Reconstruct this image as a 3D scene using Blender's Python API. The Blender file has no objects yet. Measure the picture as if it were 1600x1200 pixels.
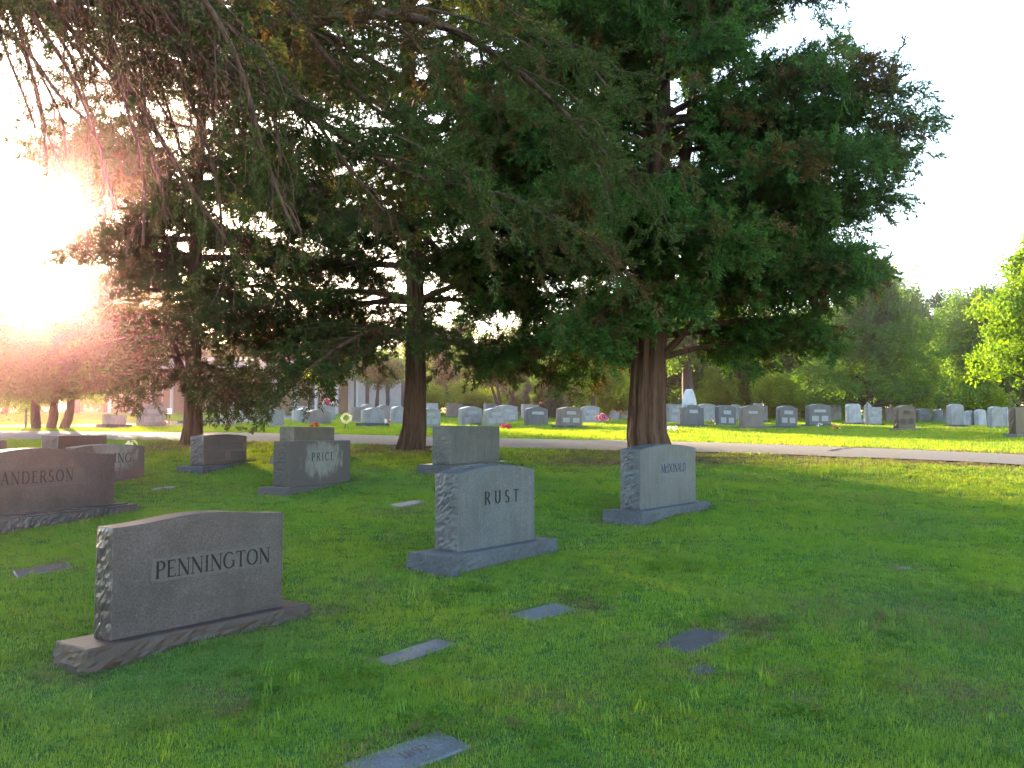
import bpy, math, random
import numpy as np
from mathutils import Vector, noise as mnoise

R = math.radians
sc = bpy.context.scene
COL = sc.collection

# ------------------------------------------------------------------ camera
F = 1400.0                      # focal length in photo pixels (1600 wide)
HORIZON = 675.0
CAM_Z = 1.63
PITCH = math.atan((HORIZON - 600.0) / F)
cam_d = bpy.data.cameras.new('camera')
cam = bpy.data.objects.new('camera', cam_d)
COL.objects.link(cam)
cam.location = (0, 0, CAM_Z)
cam.rotation_euler = (math.pi / 2 + PITCH, 0, 0)
cam_d.sensor_fit = 'HORIZONTAL'
cam_d.sensor_width = 36.0
cam_d.lens = 36.0 * F / 1600.0
cam_d.clip_start = 0.05
cam_d.clip_end = 1500
sc.camera = cam

# ------------------------------------------------------------------ sky + sun
SUN_AZ = R(-27.5)               # left of the view direction
SUN_EL = R(10.5)
w = bpy.data.worlds.new('World')
sc.world = w
w.use_nodes = True
nt = w.node_tree
bg = nt.nodes['Background']
sky = nt.nodes.new('ShaderNodeTexSky')
sky.sky_type = 'NISHITA'
sky.sun_disc = False
sky.sun_elevation = SUN_EL
sky.sun_rotation = SUN_AZ
sky.air_density = 1.0
sky.dust_density = 0.9
sky.ozone_density = 1.0
nt.links.new(sky.outputs[0], bg.inputs[0])
bg.inputs[1].default_value = 0.15
sl = bpy.data.lights.new('sun', 'SUN')
sl.energy = 5.0
sl.angle = R(0.6)
sl.color = (1.0, 0.72, 0.42)
sun = bpy.data.objects.new('sun', sl)
COL.objects.link(sun)
SUNV = Vector((math.sin(SUN_AZ) * math.cos(SUN_EL), math.cos(SUN_AZ) * math.cos(SUN_EL), math.sin(SUN_EL)))
sun.rotation_euler = SUNV.to_track_quat('Z', 'Y').to_euler()
sun.location = (-30, 50, 30)
sc.view_settings.view_transform = 'Standard'
sc.view_settings.look = 'None'
sc.view_settings.exposure = 3.08
sc.view_settings.gamma = 1.0
cy = sc.cycles
cy.max_bounces = 5
cy.diffuse_bounces = 3
cy.glossy_bounces = 2
cy.transmission_bounces = 4
cy.volume_bounces = 0
cy.transparent_max_bounces = 4
cy.use_denoising = True
cy.use_adaptive_sampling = True
cy.adaptive_threshold = 0.02
cy.sample_clamp_indirect = 6.0
HAZE_DENSITY = 0.0012

# ------------------------------------------------------------------ pixel helpers
cp, sp = math.cos(PITCH), math.sin(PITCH)
def ray(px, py):
    xc, yc = (px - 800.0) / F, -(py - 600.0) / F
    return np.array([xc, cp - sp * yc, sp + cp * yc])
def at_depth(px, py, Y):
    d = ray(px, py)
    return np.array([0, 0, CAM_Z]) + d * (Y / d[1])
def proj_y(z, Y):               # photo row of a point at height z, depth Y
    v = (z - CAM_Z)
    f = Y * cp + v * sp
    u = -Y * sp + v * cp
    return 600.0 - F * u / f
EX = np.array([-60, -20, -9.05, -5.06, 0, 4.43, 7.9, 12, 25, 60])
EY = np.array([20.5, 18.9, 18.1, 17.7, 16.3, 15.5, 13.83, 11.6, 4.5, -12])
def edge_y(x):                  # depth of the road's near edge
    x = np.asarray(x, float)
    return sum(np.interp(x + o, EX, EY) for o in (-2.0, -1.2, -0.5, 0, 0.5, 1.2, 2.0)) / 7.0
GD = np.array([-1, 0, 4, 14, 32, 60, 100, 230])
GZ = np.array([0, 0, 0.15, 0.42, 0.95, 1.75, 2.7, 6.5])
PADS = [(-1.4, 5.95, .65, .065), (.28, 7.95, .65, .06), (2.15, 10.25, .65, .05), (-4.45, 10.5, 1.0, .135), (-4.75, 9.4, .8, .05)]     # graded pads at the stones' uphill ends
def ground(x, y):
    x = np.asarray(x, float); y = np.asarray(y, float)
    ez = np.maximum(edge_y(x), 13.0)
    d = y - ez
    z = np.where(d < 0, 0.0807 * y, 0.0807 * ez + np.interp(d, GD, GZ))
    near = np.clip(np.abs(d - 2.0) / 3.0 - 0.8, 0, 1)
    b = 0.018 * np.sin(1.7 * x + 0.6 * np.sin(0.9 * y)) * np.sin(1.3 * y + 0.5 * x) + 0.010 * np.sin(3.9 * x + 2.1 * y) * np.sin(3.1 * y - 1.4 * x)
    z = z + b * near
    for cx, cy_, rr, dz in PADS: z = z - dz * np.exp(-((x - cx) ** 2 + (y - cy_) ** 2) / rr ** 2)
    return z
def on_ground(px, py):
    d = ray(px, py)
    lo = None
    for Y in np.arange(1.5, 90, 0.05):
        p = np.array([0, 0, CAM_Z]) + d * (Y / d[1])
        if p[2] <= ground(p[0], p[1]):
            return p
    return p
def depth_from_bottom(px, py):
    for Y in np.arange(14.0, 75, 0.1):
        X = (px - 800) / F * Y
        if proj_y(float(ground(X, Y)), Y) <= py:
            return Y
    return 70.0

# ------------------------------------------------------------------ scene helpers
def tag(o, label=None, cat=None, group=None, kind=None):
    if label: o['label'] = label
    if cat: o['category'] = cat
    if group: o['group'] = group
    if kind: o['kind'] = kind
    return o
def thing(name, label, cat, loc=(0, 0, 0), rz=0.0, group=None):
    o = bpy.data.objects.new(name, None)
    o.empty_display_size = 0.2
    COL.objects.link(o)
    o.location = tuple(float(c) for c in loc); o.rotation_euler = (0, 0, float(rz))
    return tag(o, label, cat, group)
class MB:
    def __init__(self): self.v = []; self.f = []; self.n = 0
    def add(self, v, f):
        v = np.asarray(v, float)
        self.v.append(v); n = self.n
        self.f += [tuple(int(i) + n for i in q) for q in f]
        self.n += len(v)
    def box(self, x0, x1, y0, y1, z0, z1):
        self.add([(x0,y0,z0),(x1,y0,z0),(x1,y1,z0),(x0,y1,z0),(x0,y0,z1),(x1,y0,z1),(x1,y1,z1),(x0,y1,z1)],
                 [(0,3,2,1),(4,5,6,7),(0,1,5,4),(1,2,6,5),(2,3,7,6),(3,0,4,7)])
    def tube(self, P, rad, sides=6, cap=True, mod=None):
        P = np.asarray(P, float); n = len(P)
        T = np.gradient(P, axis=0); T /= np.linalg.norm(T, axis=1)[:, None] + 1e-9
        ref = np.array([0, 0, 1.0]) if abs(T[0][2]) < 0.9 else np.array([1.0, 0, 0])
        u = np.cross(T[0], ref); u /= np.linalg.norm(u)
        V = []
        ang = np.arange(sides) * 2 * math.pi / sides
        for i in range(n):
            u = u - T[i] * np.dot(u, T[i]); u /= np.linalg.norm(u) + 1e-9
            w_ = np.cross(T[i], u)
            r = rad[i] if mod is None else rad[i] * mod(i, ang)
            V.append(P[i] + np.outer(np.cos(ang) * r, u) + np.outer(np.sin(ang) * r, w_))
        V = np.concatenate(V)
        Fs = []
        for i in range(n - 1):
            a, b = i * sides, (i + 1) * sides
            for k in range(sides):
                k2 = (k + 1) % sides
                Fs.append((a + k, a + k2, b + k2, b + k))
        if cap: Fs.append(tuple((n - 1) * sides + k for k in range(sides)))
        self.add(V, Fs)
    def build(self, name, mat, parent=None, smooth=False):
        me = bpy.data.meshes.new(name)
        V = np.concatenate(self.v) if self.v else np.zeros((0, 3))
        me.from_pydata(V.tolist(), [], self.f)
        if smooth: me.polygons.foreach_set('use_smooth', [True] * len(me.polygons))
        me.materials.append(mat); me.update()
        o = bpy.data.objects.new(name, me)
        COL.objects.link(o)
        if parent is not None: o.parent = parent
        return o

# ------------------------------------------------------------------ materials
def new_mat(name):
    m = bpy.data.materials.new(name); m.use_nodes = True
    return m, m.node_tree, m.node_tree.nodes['Principled BSDF']
def nnoise(t, vec, scale, detail=3.0, rough=0.55):
    n = t.nodes.new('ShaderNodeTexNoise')
    n.inputs['Scale'].default_value = scale; n.inputs['Detail'].default_value = detail; n.inputs['Roughness'].default_value = rough
    if vec is not None: t.links.new(vec, n.inputs['Vector'])
    return n.outputs['Fac']
def nramp(t, fac, stops):
    r = t.nodes.new('ShaderNodeValToRGB')
    e = r.color_ramp.elements
    while len(e) < len(stops): e.new(0.5)
    for k, (p, c) in enumerate(stops):
        e[k].position = p; e[k].color = (*c, 1) if len(c) == 3 else c
    t.links.new(fac, r.inputs[0])
    return r.outputs[0]
def nmix(t, fac, a, b, mode='MIX'):
    m = t.nodes.new('ShaderNodeMix'); m.data_type = 'RGBA'; m.blend_type = mode
    for s, v in ((m.inputs['Factor'], fac), (m.inputs[6], a), (m.inputs[7], b)):
        if hasattr(v, 'links'): t.links.new(v, s)
        elif isinstance(v, (int, float)): s.default_value = v
        else: s.default_value = (*v, 1)
    return m.outputs[2]
def nmath(t, op, a, b=0.0, clamp=False):
    m = t.nodes.new('ShaderNodeMath'); m.operation = op; m.use_clamp = clamp
    for s, v in ((m.inputs[0], a), (m.inputs[1], b)):
        if hasattr(v, 'links'): t.links.new(v, s)
        else: s.default_value = v
    return m.outputs[0]
def nmap(t, vec, scale):
    m = t.nodes.new('ShaderNodeMapping'); m.inputs['Scale'].default_value = scale
    t.links.new(vec, m.inputs['Vector']); return m.outputs[0]
def nbump(t, h, strength, dist):
    b = t.nodes.new('ShaderNodeBump'); b.inputs['Strength'].default_value = strength; b.inputs['Distance'].default_value = dist
    t.links.new(h, b.inputs['Height']); return b.outputs[0]
def ncoord(t, kind='Object'): return t.nodes.new('ShaderNodeTexCoord').outputs[kind]

def granite(name, dark, light, rough=0.45, stain=None, streak=None, mottle=0.35, patch=None):
    m, t, b = new_mat(name)
    v = ncoord(t)
    sp_ = nnoise(t, v, 85, 3, 0.8)
    c = nramp(t, sp_, [(0.38, dark), (0.52, tuple((a + d) / 2 for a, d in zip(dark, light))), (0.64, light)])
    big = nnoise(t, v, 3.2, 6, 0.7)
    c = nmix(t, nmath(t, 'MULTIPLY', nmath(t, 'SUBTRACT', big, 0.42, True), mottle * 7, True), c, tuple(x * 0.55 for x in dark))
    lich = nnoise(t, v, 11, 5, .75)
    c = nmix(t, nmath(t, 'MULTIPLY', nmath(t, 'SUBTRACT', lich, 0.60, True), 5.0, True), c, tuple(min(.4, x * 1.25 + .012) for x in light))
    if streak:
        s = nnoise(t, nmap(t, v, (9, 9, 0.7)), 2.0, 4, 0.6)
        c = nmix(t, nmath(t, 'MULTIPLY', nmath(t, 'SUBTRACT', s, 0.50, True), 2.4, True), c, streak)
    if patch:       # weathered dark edges round a pale middle
        (cx, cz, rx, rz), edge = patch
        sep = t.nodes.new('ShaderNodeSeparateXYZ'); t.links.new(v, sep.inputs[0])
        dx = nmath(t, 'DIVIDE', nmath(t, 'SUBTRACT', sep.outputs[0], cx), rx)
        dz = nmath(t, 'DIVIDE', nmath(t, 'SUBTRACT', sep.outputs[2], cz), rz)
        d = nmath(t, 'ADD', nmath(t, 'MULTIPLY', dx, dx), nmath(t, 'MULTIPLY', dz, dz))
        n2 = nnoise(t, nmap(t, v, (8, 8, 3)), 1.6, 5, 0.65)
        d = nmath(t, 'ADD', d, nmath(t, 'MULTIPLY', nmath(t, 'SUBTRACT', n2, 0.5), 2.6))
        c = nmix(t, nmath(t, 'MULTIPLY', nmath(t, 'SUBTRACT', d, 0.45, True), 2.2, True), c, edge)
    if stain:
        s = nnoise(t, nmap(t, v, (3, 3, 7)), 2.2, 5, 0.65)
        c = nmix(t, nmath(t, 'MULTIPLY', nmath(t, 'SUBTRACT', s, 0.33, True), 4.0, True), c, stain)
    t.links.new(c, b.inputs['Base Color'])
    b.inputs['Roughness'].default_value = rough
    t.links.new(nbump(t, nnoise(t, v, 45, 4, 0.7), 0.25, 0.004), b.inputs['Normal'])
    return m
def plain(name, col, rough=0.7, var=0.25, scale=8.0, bump=0.0):
    m, t, b = new_mat(name)
    v = ncoord(t)
    n = nnoise(t, v, scale, 4, 0.6)
    c = nramp(t, n, [(0.3, tuple(x * (1 - var) for x in col)), (0.7, tuple(min(1, x * (1 + var)) for x in col))])
    t.links.new(c, b.inputs['Base Color']); b.inputs['Roughness'].default_value = rough
    b.inputs['Specular IOR Level'].default_value = .1 if rough >= .85 else .4
    if bump: t.links.new(nbump(t, nnoise(t, v, scale * 4, 4, 0.6), bump, 0.01), b.inputs['Normal'])
    return m
def leaf_mat(name, c0, c1, c2=None, trans=0.45, clump=0.35, tcol=None):
    """foliage: colour differs leaf spray by leaf spray, plus clumps of another tint"""
    m = bpy.data.materials.new(name); m.use_nodes = True; t = m.node_tree
    t.nodes.clear()
    out = t.nodes.new('ShaderNodeOutputMaterial')
    rnd = t.nodes.new('ShaderNodeObjectInfo').outputs['Random']
    geo = t.nodes.new('ShaderNodeNewGeometry').outputs['Position']
    c = nmix(t, rnd, c0, c1)
    if c2:
        n = nnoise(t, geo, clump, 3, 0.6)
        k = nmath(t, 'MULTIPLY', nmath(t, 'SUBTRACT', n, 0.48, True), 7.0, True)
        r2 = nmath(t, 'GREATER_THAN', nmath(t, 'FRACT', nmath(t, 'MULTIPLY', rnd, 7.31)), 0.35)
        c = nmix(t, nmath(t, 'MULTIPLY', k, r2), c, c2)
    d = t.nodes.new('ShaderNodeBsdfDiffuse'); t.links.new(c, d.inputs[0])
    tr = t.nodes.new('ShaderNodeBsdfTranslucent')
    tc = nmix(t, 1.0, c, tcol or (1.5, 1.35, 0.5), 'MULTIPLY')
    t.links.new(tc, tr.inputs[0])
    mx = t.nodes.new('ShaderNodeMixShader'); mx.inputs[0].default_value = trans
    t.links.new(d.outputs[0], mx.inputs[1]); t.links.new(tr.outputs[0], mx.inputs[2])
    gl = t.nodes.new('ShaderNodeBsdfGlossy'); gl.inputs['Roughness'].default_value = 0.45; gl.inputs[0].default_value = (0.8, 0.85, 0.9, 1)
    m2 = t.nodes.new('ShaderNodeMixShader'); m2.inputs[0].default_value = 0.010
    t.links.new(mx.outputs[0], m2.inputs[1]); t.links.new(gl.outputs[0], m2.inputs[2])
    t.links.new(m2.outputs[0], out.inputs[0])
    return m

def bark_mat(name, dark, light):
    m, t, b = new_mat(name)
    v = ncoord(t)
    st = nnoise(t, nmap(t, v, (14, 14, 0.9)), 1.6, 6, 0.65)
    c = nramp(t, st, [(0.32, dark), (0.7, light)])
    big = nnoise(t, v, 1.3, 3)
    c = nmix(t, nmath(t, 'MULTIPLY', big, 0.5), c, tuple(x * 0.6 for x in dark))
    t.links.new(c, b.inputs['Base Color']); b.inputs['Roughness'].default_value = 0.9
    t.links.new(nbump(t, st, 0.9, 0.03), b.inputs['Normal'])
    return m

BARK_CEDAR = bark_mat('cedar_bark', (0.035, 0.017, 0.011), (0.16, 0.085, 0.055))
BARK_DARK = bark_mat('dark_bark', (0.03, 0.022, 0.016), (0.10, 0.075, 0.055))
LEAF_CEDAR = leaf_mat('cedar_leaf', (0.034, 0.090, 0.022), (0.062, 0.145, 0.032), (0.105, 0.072, 0.028), 0.40, 0.9)
LEAF_CEDAR_B = leaf_mat('cedar_leaf_brownish', (0.042, 0.070, 0.022), (0.066, 0.092, 0.028), (0.098, 0.060, 0.030), 0.40, 0.8)
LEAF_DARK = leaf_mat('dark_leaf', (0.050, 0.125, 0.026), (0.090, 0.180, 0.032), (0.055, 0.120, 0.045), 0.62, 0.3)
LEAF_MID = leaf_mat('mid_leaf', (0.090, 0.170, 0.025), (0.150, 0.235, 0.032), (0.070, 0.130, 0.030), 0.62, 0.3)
LEAF_BRIGHT = leaf_mat('bright_leaf', (0.150, 0.230, 0.018), (0.220, 0.290, 0.022), (0.120, 0.190, 0.022), 0.62, 0.5)  # bright yellow-green put into the leaf colour for sunlit foliage
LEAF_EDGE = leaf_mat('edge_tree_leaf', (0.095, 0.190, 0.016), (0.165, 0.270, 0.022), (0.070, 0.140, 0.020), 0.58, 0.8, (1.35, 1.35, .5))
LEAF_BLUE = leaf_mat('blue_conifer_leaf', (0.040, 0.090, 0.065), (0.070, 0.120, 0.085), None, 0.35)

# ------------------------------------------------------------------ instanced leaf and grass sprays (stuff)
def raw_mesh(name, V, Fs, mat):
    me = bpy.data.meshes.new(name)
    me.from_pydata([tuple(map(float, p)) for p in V], [], Fs)
    me.materials.append(mat); me.update()
    return me
def cedar_spray(rng):
    V, Fs = [], []
    def blade(p, d, l, wd, roll):
        d = d / (np.linalg.norm(d) + 1e-9)
        s = np.cross(d, [0, 0, 1.0]); s /= np.linalg.norm(s) + 1e-9
        u = np.cross(s, d); a = s * math.cos(roll) + u * math.sin(roll)
        n = len(V)
        V.extend([p - a * wd * .4, p + a * wd * .4, p + d * l * .6 + a * wd * .5, p + d * l, p + d * l * .6 - a * wd * .5])
        Fs.append((n, n + 1, n + 2, n + 3, n + 4))
    L = 0.36
    for k in range(15):
        t = 0.06 + 0.94 * k / 14
        p = np.array([t * L, 0.02 * math.sin(7 * t), 0.03 * math.sin(4 * t + 1)])
        az = rng.uniform(0, 2 * math.pi)
        ln = 0.13 * (1.15 - 0.75 * t) * rng.uniform(.7, 1.2)
        d = np.array([0.75, 0.75 * math.cos(az), 0.75 * math.sin(az) * 0.7 - 0.08])
        d /= np.linalg.norm(d)
        blade(p, d, ln, 0.016, rng.uniform(0, 3.1))
        for j in range(6):
            q = p + d * ln * (0.15 + 0.16 * j)
            e = d + rng.normal(0, 0.55, 3)
            blade(q, e, rng.uniform(.03, .062), 0.016, rng.uniform(0, 3.1))
    return V, Fs
def broad_spray(rng, n=26, size=0.085, spread=0.26):
    V, Fs = [], []
    for k in range(n):
        p = rng.normal(0, 1, 3); p = p / np.linalg.norm(p) * spread * rng.uniform(.25, 1) ** .6
        p[0] += 0.12
        d = rng.normal(0, 1, 3); d[2] = d[2] * .4 - 0.25; d /= np.linalg.norm(d)
        s = np.cross(d, rng.normal(0, .35, 3) + [0, 0, 1]); s /= np.linalg.norm(s)
        l = size * rng.uniform(.7, 1.3); h = np.cross(s, d) * l * .18
        n0 = len(V)
        V.extend([p, p + d * l * .45 + s * l * .36 + h, p + d * l * 1.1, p + d * l * .45 - s * l * .36 + h])
        Fs.append((n0, n0 + 1, n0 + 2)); Fs.append((n0, n0 + 2, n0 + 3))
    return V, Fs
def grass_tuft(rng, n, rad, h0, h1, wd):
    V, Fs = [], []
    for k in range(n):
        a = rng.uniform(0, 2 * math.pi); r = rad * math.sqrt(rng.uniform(0, 1))
        p = np.array([r * math.cos(a), r * math.sin(a), -0.01])
        h = rng.uniform(h0, h1); az = rng.uniform(0, 2 * math.pi); lean = rng.uniform(.1, .75)
        dx = np.array([math.cos(az), math.sin(az), 0]); s = np.array([-math.sin(az), math.cos(az), 0])
        w0 = wd * rng.uniform(.7, 1.2)
        m = p + dx * h * lean * .35 + np.array([0, 0, h * .6]); e = p + dx * h * lean + np.array([0, 0, h * (1 - .25 * lean)])
        n0 = len(V)
        V.extend([p - s * w0 * .5, p + s * w0 * .5, m + s * w0 * .4, m - s * w0 * .4, e])
        Fs.append((n0, n0 + 1, n0 + 2, n0 + 3)); Fs.append((n0 + 3, n0 + 2, n0 + 4))
    return V, Fs
def clover(rng, n=16, rad=0.07):
    V, Fs = [], []
    for k in range(n):
        a = rng.uniform(0, 2 * math.pi); r = rad * math.sqrt(rng.uniform(0, 1))
        c = np.array([r * math.cos(a), r * math.sin(a), rng.uniform(.02, .045)])
        for j in range(3):
            b = a + j * 2.094 + rng.uniform(-.2, .2)
            d = np.array([math.cos(b), math.sin(b), rng.uniform(0, .4)]) * 0.013; s = np.array([-math.sin(b), math.cos(b), 0]) * .007
            n0 = len(V); V.extend([c, c + d * .7 + s, c + d * 1.3, c + d * .7 - s]); Fs.append((n0, n0 + 1, n0 + 2, n0 + 3))
    return V, Fs
_groups = {}
def spray_group(key, meshes):
    """node group that sets one of the given sprays on every point of a mesh"""
    if key in _groups: return _groups[key]
    g = bpy.data.node_groups.new(key, 'GeometryNodeTree')
    g.interface.new_socket('Geometry', in_out='INPUT', socket_type='NodeSocketGeometry')
    g.interface.new_socket('Geometry', in_out='OUTPUT', socket_type='NodeSocketGeometry')
    N = g.nodes; gi = N.new('NodeGroupInput'); go = N.new('NodeGroupOutput')
    join = N.new('GeometryNodeJoinGeometry')
    for me in reversed(meshes):
        so = bpy.data.objects.new(me.name, me)          # data only: never linked into the scene
        oi = N.new('GeometryNodeObjectInfo'); oi.inputs['Object'].default_value = so
        oi.inputs['As Instance'].default_value = False
        g2 = N.new('GeometryNodeGeometryToInstance')
        g.links.new(oi.outputs['Geometry'], g2.inputs[0]); g.links.new(g2.outputs[0], join.inputs[0])
    iop = N.new('GeometryNodeInstanceOnPoints'); iop.inputs['Pick Instance'].default_value = True
    def attr(name, ty):
        a = N.new('GeometryNodeInputNamedAttribute'); a.data_type = ty; a.inputs['Name'].default_value = name
        return a.outputs['Attribute']
    e2r = N.new('FunctionNodeEulerToRotation')
    g.links.new(attr('rot', 'FLOAT_VECTOR'), e2r.inputs[0])
    g.links.new(gi.outputs[0], iop.inputs['Points']); g.links.new(join.outputs[0], iop.inputs['Instance'])
    g.links.new(attr('var', 'INT'), iop.inputs['Instance Index'])
    g.links.new(e2r.outputs[0], iop.inputs['Rotation'])
    g.links.new(attr('scl', 'FLOAT_VECTOR'), iop.inputs['Scale'])
    g.links.new(iop.outputs[0], go.inputs[0])
    _groups[key] = g
    return g
def scatter(name, group, nvar, P, rot, scl, rng, parent=None, extra=None):
    P = np.asarray(P, np.float32); n = len(P)
    me = bpy.data.meshes.new(name); me.vertices.add(n); me.vertices.foreach_set('co', P.ravel())
    def at(nm, ty, data, fld):
        a = me.attributes.new(nm, ty, 'POINT'); a.data.foreach_set(fld, np.ascontiguousarray(data).ravel())
    scl = np.asarray(scl, np.float32)
    if scl.ndim == 1: scl = np.repeat(scl[:, None], 3, 1)
    at('rot', 'FLOAT_VECTOR', np.asarray(rot, np.float32), 'vector')
    at('scl', 'FLOAT_VECTOR', scl, 'vector')
    at('var', 'INT', rng.integers(0, nvar, n).astype(np.int32), 'value')
    for k, d in (extra or {}).items(): at(k, 'FLOAT', np.asarray(d, np.float32), 'value')
    me.update()
    o = bpy.data.objects.new(name, me); COL.objects.link(o)
    if parent is not None: o.parent = parent
    md = o.modifiers.new('sprays', 'NODES'); md.node_group = group
    return o
def dir_to_euler(D, rng):
    D = D / (np.linalg.norm(D, axis=1)[:, None] + 1e-9)
    yaw = np.arctan2(D[:, 1], D[:, 0]); pit = np.arcsin(np.clip(D[:, 2], -1, 1))
    return np.stack([rng.uniform(0, 6.28, len(D)), -pit, yaw], 1)
_sp_cache = {}
def spray_set(kind, mat):
    k = kind + '_' + mat.name
    if k not in _sp_cache:
        r = np.random.default_rng(len(_sp_cache) + 11); ms = []
        for i in range(4):
            V, Fs = cedar_spray(r) if kind == 'cedar' else broad_spray(r) if kind == 'broad' else broad_spray(r, 22, 0.13, 0.34)
            ms.append(raw_mesh(k, V, Fs, mat))
        _sp_cache[k] = (spray_group(k, ms), 4)
    return _sp_cache[k]

# ------------------------------------------------------------------ trees
def bend_path(p0, az, el, length, n, rng, droop=0.0, wander=0.12, up=0.0):
    P = [np.array(p0, float)]; a, e = az, el; st = length / (n - 1)
    for i in range(1, n):
        t = i / (n - 1)
        a += rng.normal(0, wander); e += -droop / (n - 1) + up * t / (n - 1) + rng.normal(0, wander * .5)
        P.append(P[-1] + st * np.array([math.cos(a) * math.cos(e), math.sin(a) * math.cos(e), math.sin(e)]))
    return np.array(P)
def resample(P, step):
    d = np.r_[0, np.cumsum(np.linalg.norm(np.diff(P, axis=0), axis=1))]
    n = max(2, int(d[-1] / step) + 1); s = np.linspace(0, d[-1], n)
    return np.stack([np.interp(s, d, P[:, k]) for k in range(3)], 1)
def clothe(limbs, rng, mb, S, D, dens=1.0, sec_from=0.22, sec_len=0.42, spray_step=0.085, twig_bare=0.15, hang=0.0, inside=None):
    """side branches and leaf sprays along a limb"""
    for P, r0, cap in limbs:
        L = np.linalg.norm(np.diff(P, axis=0), axis=1).sum()
        ns = max(4, int(L * 4.2 * dens)); side = 1
        Q = resample(P, L / 60)
        for k in range(ns):
            t = sec_from + (1 - sec_from) * (k + rng.uniform(0, .8)) / ns
            if t > 0.99: continue
            i = min(len(Q) - 2, int(t * (len(Q) - 1)))
            d = Q[i + 1] - Q[i]; az = math.atan2(d[1], d[0]); side = -side
            l = min(cap, sec_len * L * (1.12 - 0.72 * t)) * rng.uniform(.55, 1.2)
            b = bend_path(Q[i], az + side * rng.uniform(.45, 1.15), rng.uniform(-.25, .35) + math.asin(np.clip(d[2] / np.linalg.norm(d), -1, 1)) * .6, l, 6, rng, droop=.5 + hang, wander=.16, up=.3)
            if inside is not None:
                m = 1
                while m < len(b) and inside(b[m]): m += 1
                if m < 3: continue
                b = b[:m]
            rb = max(.006, r0 * (1 - t) * .45)
            mb.tube(b, np.linspace(rb, .003, len(b)), 4, False)
            q = resample(b, spray_step / dens)
            for j in range(1, len(q)):
                u = j / (len(q) - 1)
                if u < twig_bare: continue
                dd = q[j] - q[j - 1]; dd /= np.linalg.norm(dd) + 1e-9
                S.append(q[j]); D.append(dd + rng.normal(0, .55, 3) + [0, 0, -.12 - hang * .3])
                if rng.random() < .55:
                    S.append(q[j] + rng.normal(0, .10, 3)); D.append(dd * .5 + rng.normal(0, .7, 3))
        q = resample(P, spray_step)
        for j in range(int(len(q) * .55), len(q)):
            dd = q[j] - q[j - 1]
            S.append(q[j]); D.append(dd / (np.linalg.norm(dd) + 1e-9) + rng.normal(0, .5, 3))
def finish_tree(root, base, mbT, mbB, S, D, rng, kind, mat, bark, scl=(0.75, 1.25)):
    base = np.array(base)
    for mb in (mbT, mbB): mb.v = [v - base for v in mb.v]
    mbT.build('trunk', bark, root, True)
    if mbB.v: mbB.build('branches', bark, root, True)
    g, nv = spray_set(kind, mat)
    S = np.array(S) - base; D = np.array(D)
    o = scatter('foliage', g, nv, S, dir_to_euler(D, rng), rng.uniform(*scl, len(S)), rng, root)
    o['kind'] = 'stuff'
    return len(S)
def trunk_tube(mb, P, rad, lobes, amp, flare, rng, sides=84):
    ph = rng.uniform(0, 6.28, 4); n = len(P)
    def mod(i, a):
        t = i / (n - 1)
        tw = a + .5 * t
        m = 1 + amp * (np.abs(np.sin(lobes * tw * .5 + ph[0] + .25 * np.sin(3 * tw + 4 * t))) ** .55 - .75) + amp * .16 * np.sin((lobes * 2 + 1) * tw + ph[1] + 3 * t) + .03 * np.sin(9 * a + 5 * t * 6 + ph[2]) + 0.02 * np.sin(17 * a + ph[3] + 9 * t)
        fl = flare * math.exp(-t * n * .85)
        return m * (1 + fl * (1 + .5 * np.sin(lobes * a + ph[2])))
    mb.tube(P, rad, sides, True, mod)
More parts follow.
